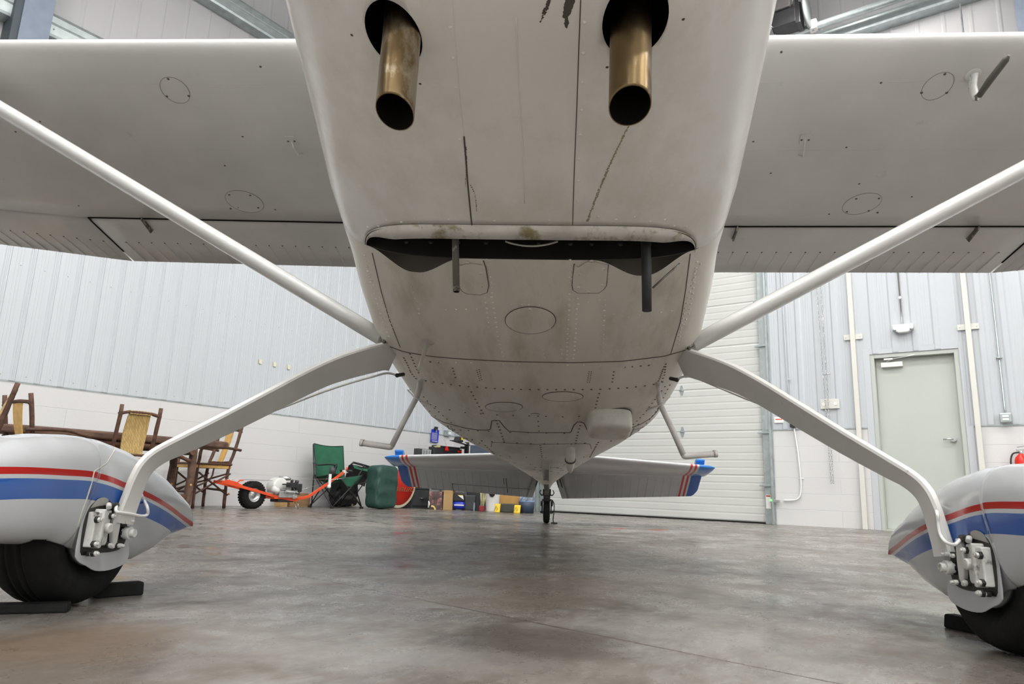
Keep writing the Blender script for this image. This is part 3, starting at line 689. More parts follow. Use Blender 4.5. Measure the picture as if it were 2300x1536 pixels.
# firewall and tunnel ramps behind the outlet
q = MB(); n = 60
fp = [sec_pt(FW-.004, t) for t in TS if .24 < t < .76]
q.prism(fp, AA*.004, 0)
for x in (-.35,-.28,-.2,-.12,-.05,.03,.12,.18,.26,.34): q.dome(AC(x, FW-.005, 1.0), -AA, .008, 1, 8)
for x in (-.15, .04, .2): q.dome(AC(x, FW-.005, 1.04), -AA, .012, 1, 8)
q.build('firewall', [M['firewall'], M['grease']], fus)
for sx in (-1, 1):
    q = MB(); rws = []
    ts = [t for t in [.30+.4*k/240 for k in range(241)] if .16 < sx*botx(t) < .47]
    for u in range(7):
        k = u/6; rws.append([sec_pt(belly_start(t), t)*(1-k) + (sec_pt(FW-.002, t)+AH*(.085*sstep(abs(botx(t)), .17, .30)*(1-sstep(abs(botx(t)), .36, .468))))*k + AH*.012*sin(pi*k) for t in ts])
    q.grid(rws, 0, True); o = q.build('tunnel_ramp', mat('ramp_paint_%s' % ('left' if sx < 0 else 'right'), (.055,.048,.038), .6), fus)
q = MB(); q.tube([AC(-.21+.055*cos(k/10), FW-.05-.01*sin(k), 1.0-.012*sin(k/7*3)) for k in range(12)], .003, 6); q.tube([AC(x, FW-.06, .955+.35*(x-.01)**2/.06*.5) for x in [-.06+.012*k for k in range(13)]], .0028, 6)
q.build('loose_wire', M['step'], fus)
# soot inner pipes in the outlet hidden space
# blade antennas and housings under the belly
def blade(name, pix0, pix1, ln, chord, th, m, lean=.12, lab=None, fwd=0):
    P, N = hit(bv_b, *pix0); P1, _ = hit(bv_b, *pix1)
    d = (P1-P).normalized() if P1 is not None else AA
    q = MB(); rws = []
    for u in range(6):
        k = u/5; cc = chord*(1-.55*k); o_ = P + N*ln*k + AA*(lean*k)
        rws.append([o_ + AA*(cc*.5*cos(2*pi*j/12)) + AX*(th*(1-.4*k)*sin(2*pi*j/12)) for j in range(12)])
    q.grid(rws, 0, True, close=True); q.add(rws[-1], [tuple(range(12))]); q.lathe([(.0,.004),(.38*chord,.003),(.42*chord,0)], P, N, 20)
    o = q.build(name, m, fus)
    if lab: o['label'] = lab
blade('blade_antenna', (961, 768), (955, 800), .135, .060, .005, M['antenna'], -.05, 'thin swept blade antenna under the belly')
P, N = hit(bv_b, 1281, 1006); q = MB(); dd = (N*.55+AA*.83).normalized()
q.lathe([(0,-.03),(.026,-.03),(.027,.09),(.024,.095)], P, dd, 24, 0); q.lathe([(.026,.085),(.031,.087),(.031,.094),(.026,.096)], P, dd, 24, 1); q.lathe([(.026,.092),(.024,.13),(.016,.17),(.006,.19),(0,.192)], P, dd, 24, 0)
o = q.build('drain_mast', [M['belly'], M['seam']], fus); o['label'] = 'small white cone with a dark ring under the tailcone'
# rounded antenna housing
P, N = hit(bv_b, 1366, 938); q = MB(); rws = []
for u in range(9):
    k = u/8; sc = [1, 1.0, .99, .98, .96, .92, .84, .7, 0.0][u]; dp = .085*[0,.3,.5,.65,.78,.88,.95,.985,1][u]
    row = []
    for j in range(40):
        c, s = cos(2*pi*j/40), sin(2*pi*j/40); row.append(P + N*(dp*(1 if s < 0 else .9)) + AX*(.102*sc*math.copysign(abs(c)**.45, c)) + AA*(.14*sc*math.copysign(abs(s)**.5, s)))
    rws.append(row)
q.grid(rws, 0, True, close=True); q.tube(rws[0], .003, 5, 1, False)
q.dome(P+N*.060+AA*(-.02)+AX*.02, N, .010, 1, 8, .2)
o = q.build('antenna_housing', [M['belly'], M['seam']], fus); o['label'] = 'rounded box shaped antenna housing'
# hanging drain tube and black hose in the outlet
a0, a1 = onY(1022, 500, -.03), onY(1025, 655, -.045)
q = MB(); q.tube([a0+Vector((0,0,.05)), a0, a1], .0095, 12); q.cyl(a1, a1-Vector((0,0,.001)), .007, 12, 1); q.build('drain_tube', [M['tubemetal'], M['soot_shade']], fus)
a0, a1 = onY(1449, 500, -.02), onY(1453, 698, -.035)
q = MB(); q.tube([a0+Vector((0,0,.06)), a0, a0*.5+a1*.5+Vector((.001,0,0)), a1], [.0125,.0125,.0135,.0125], 14); q.build('breather_hose', M['hose'], fus)
q = MB(); q.tube([onY(*z4((1835,445))[0], -.01), onY(*z4((1900,385))[0], 0.0), onY(*z4((1995,300))[0], 0.03)], .003, 6); q.build('stay_wire', M['tubemetal'], fus)
# exhaust pipes, cut back at the end so the mouth faces forward and down
def exhaust(tip, hole, r, twist, lab):
    T = onY(tip[0], tip[1], -.76); top = T + Vector(hole)
    d = (T-top).normalized(); x = d.cross(Vector((0,1,0))).normalized(); y = x.cross(d)
    cutn = Vector((twist, -.45, -.89)).normalized()
    q = MB(); n = 36
    def ring(rad, back=0): 
        out = []
        for k in range(n):
            o_ = rad*(cos(2*pi*k/n)*x + sin(2*pi*k/n)*y); sh = -(o_.dot(cutn))/d.dot(cutn); out.append(T+o_+d*(sh-back))
        return out
    def circ(P, rad): return [P + rad*(cos(2*pi*k/n)*x + sin(2*pi*k/n)*y) for k in range(n)]
    q.grid([circ(top, r), circ(top*.5+T*.5-d*.0, r), ring(r, .004), ring(r*.995, 0), ring(r*.95, 0)], 0, True, close=True)
    q.grid([ring(r*.95, 0), ring(r*.94, .02), circ(top, r*.94)], 1, True, close=True)
    q.add(circ(top, r*.94), [tuple(range(n))], 1)
    o = q.build('exhaust_pipe', [M['brass'], M['soot_shade']], plane); o['label'] = lab
exhaust((887, 252), (.000, .015, .30), .0338, -.12, 'brassy exhaust pipe on the left of the photo')
exhaust((1415, 238), (.004, .015, .30), .0358, .05, 'brassy exhaust pipe on the right of the photo, flaking near its mouth')

# wing: section points along the chord for the lower and upper surface
def foil(u):
    yt = 5*.115*(.2969*math.sqrt(u)-.126*u-.3516*u*u+.2843*u**3-.1015*u**4); m_, p_ = .02, .4
    yc = m_/p_**2*(2*p_*u-u*u) if u < p_ else m_/(1-p_)**2*((1-2*p_)+2*p_*u-u*u)
    return yc+yt, yc-yt
def wle(x): x = abs(x); return Vector((0, .60+.10*max(0, x-2.55)/2.8, 2.045+.006*x))
def wte(x):
    x = abs(x); return Vector((0, 2.15-.28*max(0, x-2.55)/2.8, 1.592+.013*x+.075*max(0, x-2.55)))
def wp(x, u, low=True, off=0):
    A_, B_ = wle(x), wte(x); d = B_-A_; n = Vector((0, -d.z, d.y)).normalized(); if_ = foil(max(0, min(1, u))); c = d.length
    return Vector((x, 0, 0)) + A_ + d*u + n*(c*(if_[1] if low else if_[0]) + off)
UH = .705    # hinge line
US = [0, .002, .006, .012, .02, .032, .05, .075, .11, .16, .22, .3, .38, .46, .54, .62, UH]
def lowat(px, py):
    return hit(bv_w, px, py)
for sx in (-1, 1):
    xs = [sx*(.50+.12*k) for k in range(43)]
    wing = MB(); rws = []
    for x in xs: rws.append([wp(x, u, False) for u in reversed(US)] + [wp(x, u, True) for u in US[1:]])
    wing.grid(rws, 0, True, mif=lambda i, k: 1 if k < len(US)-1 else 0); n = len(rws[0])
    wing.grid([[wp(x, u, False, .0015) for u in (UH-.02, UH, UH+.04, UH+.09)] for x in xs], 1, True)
    wing.grid([[wp(x, UH-.004, True, o_) for o_ in (0, .02, .06)] for x in xs], 2, True)  # cove face coloured dark for the shade in the gap
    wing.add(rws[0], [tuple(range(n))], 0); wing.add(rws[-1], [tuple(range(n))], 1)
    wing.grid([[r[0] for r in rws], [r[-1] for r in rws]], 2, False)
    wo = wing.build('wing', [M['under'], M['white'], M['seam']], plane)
    wo['label'] = 'wing on the %s of the photo' % ('left' if sx < 0 else 'right')
    bv_w = bvh_of([[wp(x, u) for u in US] for x in xs], False)
    # flap and aileron
    def surface(nm, x0, x1, droop=0, gapu=.007, parent=plane):
        q = MB(); N_ = 14; rws = []
        xs_ = [x0+(x1-x0)*k/N_ for k in range(N_+1)]
        us = [UH+gapu, UH+gapu+.005, UH+.022, UH+.05, .8, .9, .999]
        for x in xs_:
            hp = wp(x, UH+.02, True, .03)
            def rot(P):
                v = P-hp; return hp + Vector((v.x, v.y*cos(droop)+v.z*sin(droop), -v.y*sin(droop)+v.z*cos(droop)))
            lo = [rot(wp(x, u, True, (.045, .016, .003)[i] if i < 3 else 0)) for i, u in enumerate(us)]
            up = [rot(wp(x, u, False, -.012 if i == 0 else 0)) for i, u in enumerate(us)]
            rws.append(list(reversed(up))+lo)
        q.grid(rws, 0, True, mif=lambda i, k: 1 if k < len(us)-1 else (2 if k < len(us)+1 else 0)); m_ = len(rws[0])  # white nose faces coloured dark for the shade in the hinge gap
        q.add(rws[0], [tuple(range(m_))]); q.add(rws[-1], [tuple(range(m_))])
        q.grid([[r[0] for r in rws], [r[-1] for r in rws]], 0, False)
        if nm == 'flap':
            q.grid([[wp(x0+(x1-x0)*k/24, UH+du, True, -.0012) for du in (-.0035, .0, .0045)] for k in range(25)], 3, False)  # black strip painted along the hinge as the gap's shade
            q.grid([[wp(x1+sx*dx, u, True, -.0010) for dx in (-.004, .007)] for u in (UH, .75, .8, .86, .93)], 3, False)  # same painted gap shade at the outboard end
        # stamped beads and rivets on the lower skin
        x = x0+sx*.05
        while abs(x) < abs(x1)-.03:
            pts = [wp(x, u, True, -.0005) for u in (.868, .90, .94, .97, .999)]
            q.tube(pts, .0022, 5, 0); q.dome(wp(x, .862), Vector((0,-.2,-1)), .006, 2, 6, .4); x += sx*.0785
        o = q.build(nm, [M['under'], M['white'], M['seam'], M['soot_shade']], parent); return o
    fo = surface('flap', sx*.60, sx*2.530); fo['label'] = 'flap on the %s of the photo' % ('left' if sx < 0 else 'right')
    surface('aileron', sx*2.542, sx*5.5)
    q = MB(); rr = [wp(sx*(2.53), u, True) for u in (.72,.8,.9,.97)]; 
    # hinge arms
    for ax in (1.007, 2.215):
        q = MB(); b0 = wp(sx*ax, UH-.005); b1 = wp(sx*ax, UH+.05)
        q.tube([b0+Vector((0,0,.01)), b0-Vector((0,0,.015)), b1-Vector((0,-.012,.032)), b1+Vector((0,.03,-.006))], .0035, 6, 0)
        q.prism([b0+Vector((-.002,0,.005)), b0+Vector((-.002,.0,-.016)), b1+Vector((-.002,.012,-.03)), b1+Vector((-.002,.035,-.004)), b1+Vector((-.002,0,.01))], (.004,0,0), 0)
        q.build('flap_hinge', M['tubemetal'], wo)
    # inspection covers, tie-down rings, seams
    def wc(px, py, rx, ry, rot, screws, lab): cover(ell(px, py, rx, ry, rot), lab, wo, bv_w, 'under', screws, .0012, .006)
    if sx < 0:
        wc(393, 202, 38, 24, .62, [(378,177),(375,216),(424,215)], 'round cover near the leading edge')
        wc(549, 452, 45, 22, .30, [(515,437),(562,438),(518,468),(580,466)], 'round cover near the flap')
        wc(78, 478, 45, 17, .3, [(72,462),(115,481),(78,480)], 'round cover under the outer wing')
        spots = [(90,273),(35,296),(618,471),(177,462),(545,307),(505,372),(535,466),(585,150)]
        td = [(655,315),(664,325),(672,344)]
        arcs = [[(0,216),(60,190),(150,172),(300,160),(450,154),(660,152)]]
    else:
        wc(2106, 193, 42, 24, -.62, [(2122,166),(2070,208),(2126,208)], 'round cover near the leading edge')
        wc(1936, 457, 46, 21, -.30, [(1923,446),(1974,445),(1902,475),(1951,473),(1971,477)], 'round cover near the flap')
        spots = [(1692,318),(1901,331),(1731,389),(1862,481),(2048,442),(1755,117),(1979,186),(1930,413)]
        td = [(1808,312),(1812,328),(1802,347)]
        arcs = []
    q = MB()
    for s_ in spots:
        P, N = hit(bv_w, *s_)
        if P is not None: q.dome(P, N, .006, 0, 6, .3)
    for x0_, x1_, u in ((.6, 5.4, .105), (.6, 5.4, .34)):
        q.tube([wp(sx*(x0_+(x1_-x0_)*k/20), u, True, -.0002) for k in range(21)], .0008, 4, 1)
    q.build('wing_screws', [M['seam'], M['under']], wo)
    P, N = hit(bv_w, *td[0]); P2, N2_ = hit(bv_w, *td[2])
    q = MB(); q.obox(P+N*.003, AX*.022, (P2-P).normalized()*.028, N*.003); q.tube([P+N*.006, P+N*.02+(P2-P)*.4, P2+N*.014, P2+N*.004+AX*(-sx*.02)], .0035, 6, 1)
    for dx in (-.015, .015): q.dome(P+N*.006+AX*dx, N, .006, 2, 6)
    q.build('tie_down_hook', [M['under'], M['cast'], M['seam']], wo)
    if sx < 0: pass
    else:
        P, N = hit(bv_w, 2186, 168)
        if P is not None:
            q = MB(); q.tube([P, P+N*.05+Vector((0,.03,0)), P+N*.10+Vector((0,.04,0)), P+N*.115+Vector((0,.02,0))], [.026,.022,.020,.015], 12, 0, el=(.5, 1, (0,1,0)))
            q.lathe([(0,.003),(.027,.003),(.029,0)], P, N, 16, 1)
            o = q.build('fuel_vent', [M['cast'], M['under']], wo); o['label'] = 'stubby vent on the right wing'
            T = P+N*.11; q = MB(); q.tube([T+Vector((-.0,.02,0)), T+Vector((.0,-.05,.02)), T+Vector((0,-.15,.04)), T+Vector((0,-.17,.045))], [.011,.013,.012,.004], 10); q.build('pitot_probe', mat('shaded_probe', (.09,.085,.075), .45), wo)  # probe coloured dark for the shade it hangs in
# wing struts
for sx in (-1, 1):
    A_ = Vector((sx*.60, .82, .885)); B_ = Vector((sx*2.244, .68, 1.795)); D_ = (B_-A_).normalized(); B2 = A_ + D_*2.27
    q = MB(); n = 24; rws = []; yv = (AA - D_*AA.dot(D_)).normalized(); zv = D_.cross(yv)
    for i in range(13):
        k = i/12; P = A_ + (B2-A_)*k; c = .062 if k > .06 else .055
        if k > .95: c *= 1-(k-.95)*6
        th = .0285
        rws.append([P + yv*(c*(math.copysign(abs(cos(2*pi*j/n))**1.0, cos(2*pi*j/n))+ .0)) + zv*(th*sin(2*pi*j/n)*(1-.25*cos(2*pi*j/n))) for j in range(n)])
    q.grid(rws, 0, True, close=True); q.add(rws[0], [tuple(range(n))]); q.add(rws[-1], [tuple(range(n))])
    o = q.build('wing_strut', M['strut'], plane); o['label'] = 'white wing strut on the %s of the photo' % ('left' if sx < 0 else 'right')
    q = MB(); P = A_+D_*(-.01); q.obox(P+Vector((sx*-.012,-.02,-.02)), Vector((.004,0,0)), Vector((0,.03,-.006)), Vector((sx*-.008,0,.026))); q.build('strut_fitting', M['seam'], plane)

# main gear legs: flat spring leaves
def lin(T, x):
    if x <= T[0][0]: return T[0][1]
    for (a, b), (c, d) in zip(T, T[1:]):
        if x <= c: return b+(d-b)*(x-a)/(c-a)
    return T[-1][1]
LEG = [(.545,.855,.885),(.59,.785,.863),(.68,.62,.79),(.752,.50,.718),(.838,.348,.613),(.912,.218,.522),(.972,.112,.450),(1.012,.040,.400),(1.030,.008,.362),(1.040,-.006,.32),(1.047,-.014,.275),(1.052,-.022,.235),(1.055,-.026,.205)]
def catmull(P, n=5):
    out = []
    for i in range(len(P)-1):
        p0, p1, p2, p3 = P[max(i-1,0)], P[i], P[i+1], P[min(i+2, len(P)-1)]
        for k in range(n):
            t = k/n; out.append(.5*((2*p1)+(p2-p0)*t+(2*p0-5*p1+4*p2-p3)*t*t+(3*p1-p0-3*p2+p3)*t**3))
    out.append(P[-1]); return out
for sx in (-1, 1):
    side = 'left' if sx < 0 else 'right'
    pts = catmull([Vector((sx*x, y, z)) for x, y, z in LEG], 5); N_ = len(pts); rws = []; q = MB()
    for i, P in enumerate(pts):
        k = i/(N_-1); d = (pts[min(i+1,N_-1)]-pts[max(i-1,0)]).normalized()
        al = R_(26); ch0 = Vector((0, cos(al), -sin(al)))
        if k > .55: ch0 = Vector((sx*-.25*(k-.55)/.45, cos(al), -sin(al)*(1-(k-.55)/.45)))
        ch = (ch0 - d*ch0.dot(d)).normalized(); nn = d.cross(ch).normalized()
        if nn.z > 0 and k < .5: nn = -nn
        if k >= .5 and nn.dot(prev) < 0: nn = -nn
        prev = nn
        wdt = lin([(0,.135),(.2,.108),(.4,.080),(.55,.056),(.75,.050),(1,.052)], k); T_ = .022
        rws.append([P, P-ch*.005+nn*T_*.25, P-ch*.005+nn*T_*.75, P+nn*T_, P+ch*(wdt-.004)+nn*T_, P+ch*wdt+nn*T_*.6, P+ch*wdt+nn*T_*.3, P+ch*(wdt-.004)])
        # leading edge is rounded and bright; the broad lower face looks at the floor
    q.grid(rws, 0, True, close=True); q.add(rws[0], [tuple(range(8))]); q.add(rws[-1], [tuple(range(8))])
    leg = q.build('landing_gear_leg', M['gear'], plane); leg.data.set_sharp_from_angle(angle=R_(35)); leg['label'] = 'curved spring gear leg on the %s of the photo' % side
    # brake line along the leg
    q = MB(); st = onY(892 if sx < 0 else 1520, 843 if sx < 0 else 853, .93)
    if sx < 0: pix = [((892,843),.93),((870,838),.92),((840,845),.90),((780,862),.80),((720,882),.68),((660,905),.56),((600,928),.47),((560,943),.40)]
    else: pix = [((1520,853),.93),((1538,845),.92),((1560,848),.90),((1610,868),.80),((1670,893),.68),((1740,920),.56),((1800,950),.46),((1880,985),.36)]
    q.tube(catmull([onY(p[0], p[1], y_-.03) for p, y_ in pix], 3), .0042, 8, 0)
    q.tube([onY(*pix[0][0], .90)+Vector((-sx*.02,.03,.01)), onY(*pix[0][0], .90)], .0075, 8, 1)
    q.sphere(onY(*pix[0][0], .90), .009, 10, 1)
    q.build('brake_line', [M['step'], M['grease']], leg)

# wheel pants, wheels, brakes
TOPC = [(-.60,.26),(-.55,.325),(-.45,.368),(-.35,.398),(-.25,.414),(-.15,.42),(-.05,.417),(.074,.397),(.193,.363),(.301,.327),(.376,.294),(.436,.270),(.49,.246),(.515,.222),(.528,.172)]
BOTC = [(-.60,.235),(-.55,.195),(-.45,.175),(-.35,.168),(-.25,.160),(-.18,.140),(-.12,.122),(-.06,.108),(.0,.094),(.06,.088),(.112,.085),(.241,.108),(.355,.143),(.44,.152),(.528,.164)]
def pod(sx, yo):
    side = 'left' if sx < 0 else 'right'
    q = MB(); ny = 150; nt = 120; rws = []; info = []
    RED1 = [(-.6,.328),(-.42,.333),(-.13,.328),(.013,.300),(.248,.246),(.40,.210),(.56,.172)]
    for i in range(ny+1):
        y = -.60+1.128*i/ny; zt, zb = lin(TOPC, y), lin(BOTC, y); zm = zb+(zt-zb)*.5
        wd = .108*(max(0, 1-((y+.05)/.66)**2))**.42 if y < -.05 else .108*(1-sstep(y, .0, .75)*.93)
        if y < -.55: wd *= .9
        row = []
        for j in range(nt):
            th = 2*pi*j/nt; c, s = cos(th), sin(th)
            m_ = 2.5 if s > 0 else 4.0
            x = wd*math.copysign(abs(c)**(2/m_), c); z = zm + ((zt-zm) if s > 0 else (zm-zb))*math.copysign(abs(s)**(2/m_), s)
            if x > .03: x += .010*(1-sstep(y-(z-.25)*.35, -.175, -.150))*sstep(y, -.5, -.3)
            row.append(Vector((sx*1.16 + sx*-x, y+yo, z)))
        rws.append(row); info.append(y)
    def mi(i, k):
        c = (rws[i][k]+rws[i][(k+1) % nt]+rws[i+1][k]+rws[i+1][(k+1) % nt])/4; y = c.y-yo
        zr = lin(RED1, y); dz = zr-c.z
        return dz
    # stripes follow the pod: insert rows of vertices exactly on stripe edges by cutting with bmesh
    global bv_p; bv_p = bvh_of(rws)
    me = bpy.data.meshes.new('wheel_pant'); bm = bmesh.new(); vv = [[bm.verts.new(p) for p in r] for r in rws]
    for i in range(ny):
        for k in range(nt): bm.faces.new((vv[i][k], vv[i][(k+1) % nt], vv[i+1][(k+1) % nt], vv[i+1][k]))
    bm.faces.new(vv[0]); bm.faces.new(vv[-1])
    SEG = [(-.62,.330),(-.28,.333),(-.13,.328),(.013,.300),(.248,.246),(.60,.163)]
    # colour by material with shader so that edges stay sharp
    bmesh.ops.recalc_face_normals(bm, faces=bm.faces)
    # open the underside for the tire and inner side for the brake
    kill = []
    for f_ in bm.faces:
        c = f_.calc_center_median(); y = c.y-yo; xl = (c.x*sx-1.16)
        f_.smooth = True
        if c.z < lin(BOTC, y)+.012 and -.30 < y < .25 and abs(xl) < .088: kill.append(f_)
    bmesh.ops.delete(bm, geom=list(set(kill)), context='FACES'); bm.to_mesh(me); bm.free()
    me.materials.append(POD_M[sx]); me.materials.append(M['soot_shade'])
    o = bpy.data.objects.new('wheel_pant', me); C.objects.link(o); o.parent = plane
    sd = o.modifiers.new('s', 'SOLIDIFY'); sd.thickness = .005; sd.offset = -1; sd.material_offset = 1; sd.material_offset_rim = -1
    o['label'] = 'white wheel pant with red and blue stripes on the %s of the photo' % side
    return o
def pod_mat(sx, yo):
    m = mat('wheel_pant_striped_%s' % ('left' if sx < 0 else 'right'), (.50,.515,.53), .16, coat=.5, noise=(5,.05), bump=(5,.05), dirt=((.36,.33,.29), 14, .66, .78))
    nt = m.node_tree; N = nt.nodes; L = nt.links; b = N['Principled BSDF']; src = b.inputs['Base Color'].links[0].from_socket
    tc = N.new('ShaderNodeTexCoord'); se = N.new('ShaderNodeSeparateXYZ'); L.new(tc.outputs['Object'], se.inputs[0])
    fc = N.new('ShaderNodeFloatCurve'); cv = fc.mapping.curves[0]; fc.mapping.use_clip = False
    mr = N.new('ShaderNodeMapRange'); mr.inputs['From Min'].default_value = -.62+yo; mr.inputs['From Max'].default_value = .62+yo; L.new(se.outputs[1], mr.inputs['Value']); L.new(mr.outputs[0], fc.inputs['Value'])
    T = [(-.62,.318),(-.42,.333),(-.28,.334),(-.13,.328),(.013,.300),(.248,.248),(.42,.204),(.62,.155)]
    cv.points[0].location = ((T[0][0]+.62)/1.24, T[0][1]*2); cv.points[1].location = ((T[-1][0]+.62)/1.24, T[-1][1]*2)
    for y, z in T[1:-1]: cv.points.new((y+.62)/1.24, z*2)
    fc.mapping.update()
    d = N.new('ShaderNodeMath'); d.operation = 'MULTIPLY_ADD'; d.inputs[1].default_value = .5; L.new(fc.outputs[0], d.inputs[0])
    ng = N.new('ShaderNodeMath'); ng.operation = 'MULTIPLY'; ng.inputs[1].default_value = -1; L.new(se.outputs[2], ng.inputs[0]); L.new(ng.outputs[0], d.inputs[2])
    def band(lo, hi, col, src):
        a = N.new('ShaderNodeMath'); a.operation = 'GREATER_THAN'; a.inputs[1].default_value = lo; L.new(d.outputs[0], a.inputs[0])
        c = N.new('ShaderNodeMath'); c.operation = 'LESS_THAN'; c.inputs[1].default_value = hi; L.new(d.outputs[0], c.inputs[0])
        e = N.new('ShaderNodeMath'); e.operation = 'MULTIPLY'; L.new(a.outputs[0], e.inputs[0]); L.new(c.outputs[0], e.inputs[1])
        x = N.new('ShaderNodeMix'); x.data_type = 'RGBA'; L.new(e.outputs[0], x.inputs['Factor']); L.new(src, x.inputs['A']); x.inputs['B'].default_value = (*col, 1); return x.outputs['Result']
    src = band(0, .015, (.42,.012,.01), src); src = band(.024, .068, (.006,.085,.36), src)
    L.new(src, b.inputs['Base Color']); return m
YO = {-1: .02, 1: -.02}
POD_M = {s_: pod_mat(s_, YO[s_]) for s_ in (-1, 1)}
for sx in (-1, 1):
    side = 'left' if sx < 0 else 'right'; yo = YO[sx]; wp_ = pod(sx, yo)
    def P3(x, y, z): return Vector((sx*x, y+yo, z))
    if sx < 0:
        q = MB(); pts = pathon(bv_p, [(262,985),(258,1010),(240,1040),(212,1058),(206,1085),(195,1120),(184,1150),(168,1200),(160,1230)], .006)
        rows_ = [[P+N*.0004-AA*w_*.8, P+N*.0016-AA*w_*.2, P+N*.0004+AA*w_*.6] for P, N in pts for w_ in [.0022+random.random()*.0022]]
        q.grid(rows_, 0, True); o = q.build('cracked_edge', mat('cream_filler', (.62,.60,.52), .5), wp_); o['label'] = 'cream filler line along the joint of the pant'
    # inner backing plate: flat skirt round the axle
    q = MB(); poly = [(p_.x, p_.y) for p_ in catmull([Vector(v) for v in [(-.176,.145,0),(-.172,.215,0),(-.158,.245,0),(-.135,.258,0),(-.10,.262,0),(-.045,.245,0),(-.01,.22,0),(.03,.16,0),(.045,.118,0),(.03,.094,0),(-.03,.084,0),(-.09,.088,0),(-.13,.104,0),(-.160,.116,0),(-.174,.128,0)]], 3)]
    q.prism([P3(1.0515, y, z) for y, z in poly], (sx*.004,0,0)); 
    o = q.build('pant_bracket', M['pod'], wp_, bevel=.0015)
    if sx > 0:
        q = MB()
        for i in range(9): q.dome(P3(1.062, -.27-.05*random.random(), .16+.09*random.random()), Vector((-1,-.2,0)), .005*(1+random.random()), 0, 7, .15)
        q.build('paint_chip', M['wood2'], wp_)['kind'] = 'stuff'
    # wheel
    wc_ = P3(1.16, -.06, 0); R0 = .194
    q = MB(); pr = [(r_*.933, x_) for r_, x_ in [(.105,-.060),(.14,-.082),(.175,-.084),(.192,-.073),(.203,-.052),(.2075,-.03),(.2075,-.024),(.2035,-.022),(.2035,-.018),(.208,-.016),(.208,-.008),(.204,-.005),(.204,.005),(.208,.008),(.208,.016),(.2035,.018),(.2035,.022),(.2075,.024),(.2075,.03),(.203,.052),(.192,.073),(.175,.084),(.14,.082),(.105,.060)]]
    q.lathe(pr, Vector((wc_.x, wc_.y, R0)), (1,0,0), 64); tire = q.build('main_wheel', M['rubber'], plane); tire['label'] = 'main wheel tire on the %s of the photo' % side
    q = MB(); q.lathe([(0,-.05),(.05,-.05),(.055,-.03),(.09,-.03),(.106,-.055),(.108,-.06),(.108,.06),(.09,.04),(0,.04)], Vector((wc_.x, wc_.y, R0)), (1,0,0), 40)
    o = q.build('hub', M['pod'], tire)
    q = MB(); q.lathe([(.05,-.004),(.098,-.004),(.098,.004),(.05,.004)], Vector((sx*1.092, wc_.y, R0)), (1,0,0), 40); q.build('brake_disc', M['grey'], tire)
    # brake caliper and bolts
    def pbox(mb, x0, x1, y0, y1, z0, z1, mi=0, sk=0):
        """block seen from inboard, its top slid back by sk"""
        mb.prism([P3(x0, y0, z0), P3(x0, y1, z0), P3(x0, y1+sk, z1), P3(x0, y0+sk, z1)], (sx*(x1-x0),0,0), mi)
    sm = lambda L_, n_=4: [(p_.x, p_.y) for p_ in catmull([Vector((a_, b_, 0)) for a_, b_ in L_], n_)]
    q = MB(); q.prism([P3(1.0425 if False else 1.0500, y, z) for y, z in sm([(-.162,.140),(-.166,.175),(-.164,.215),(-.150,.246),(-.125,.262),(-.10,.266),(-.07,.256),(-.04,.244),(-.01,.228),(.012,.200),(.018,.160),(.0,.136),(-.04,.130),(-.08,.131),(-.13,.130),(-.155,.131)])], (sx*.003,0,0)); q.build('shadow_plate', M['grease'], tire)  # flat dark sheet drawn for the shade in the brake opening
    q = MB(); q.prism([P3(1.0485, y, z) for y, z in sm([(-.150,.243),(-.130,.262),(-.105,.268),(-.085,.262),(-.09,.250),(-.12,.247)])], (sx*.002,0,0)); q.build('recess_shade', M['spring'], tire)  # flat plate coloured grey like the shaded recess above the caliper
    cal = MB(); pbox(cal, 1.052, 1.030, -.158, -.128, .150, .234, 0, .004); pbox(cal, 1.052, 1.038, -.126, -.082, .150, .236, 0, .004); pbox(cal, 1.052, 1.025, -.134, -.122, .146, .240, 0, .004)
    cal.cyl(P3(1.045,-.102,.193), P3(1.020,-.102,.193), .0125, 20)
    cal.build('brake_caliper', M['cast'], tire, bevel=.0035, segs=3)
    q = MB(); q.prism([P3(1.050, y, z) for y, z in [(-.055,.244),(-.036,.246),(-.034,.190),(-.038,.142),(-.052,.138),(-.060,.165),(-.066,.20)]], (-sx*.012,0,0)); o = q.build('leg_end_plate', M['gear'], tire, bevel=.003)
    q = MB()
    def bolt(y, z, r=.0085, x0=1.05, ln=.02, mi=0):
        q.cyl(P3(x0, y, z), P3(x0-ln*.4, y, z), r*1.15, 6, 1); q.cyl(P3(x0-ln*.4, y, z), P3(x0-ln*.75, y, z), r*.85, 6, 0); q.cyl(P3(x0-ln*.75, y, z), P3(x0-ln, y, z), r*.5, 10, 0)
    for y, z, mi_ in ((-.150,.216,1),(-.150,.158,1),(-.084,.222,1),(-.080,.150,1),(-.145,.136,1)): bolt(y, z, .0078, 1.040 if y > -.1 else 1.032, .018, mi_)
    bolt(-.140,.134,.006,1.048,.022); bolt(-.012,.207,.0062,1.050,.034); bolt(-.030,.205,.0065,1.044,.018); bolt(-.038,.146,.0072,1.046,.028); bolt(-.014,.144,.006,1.052,.02,1)
    q.cyl(P3(1.062, -.004,.176), P3(1.040,-.004,.176), .0185, 6, 1); q.cyl(P3(1.044, -.004,.176), P3(1.026,-.004,.176), .0165, 18, 0); q.cyl(P3(1.026,-.004,.176), P3(1.014,-.004,.176), .0105, 18, 0)
    q.build('axle_bolt', [M['cast'], M['grease']], tire, bevel=.001)
    # dark gap and fitting above the caliper, pipe loop
    q = MB(); q.tube([P3(1.045,-.085,.246), P3(1.035,-.102,.250), P3(1.030,-.108,.243)], .0065, 10, 0); q.tube([P3(1.043,-.056,.248), P3(1.043,-.088,.247)], [.0075,.0075], 12, 1)
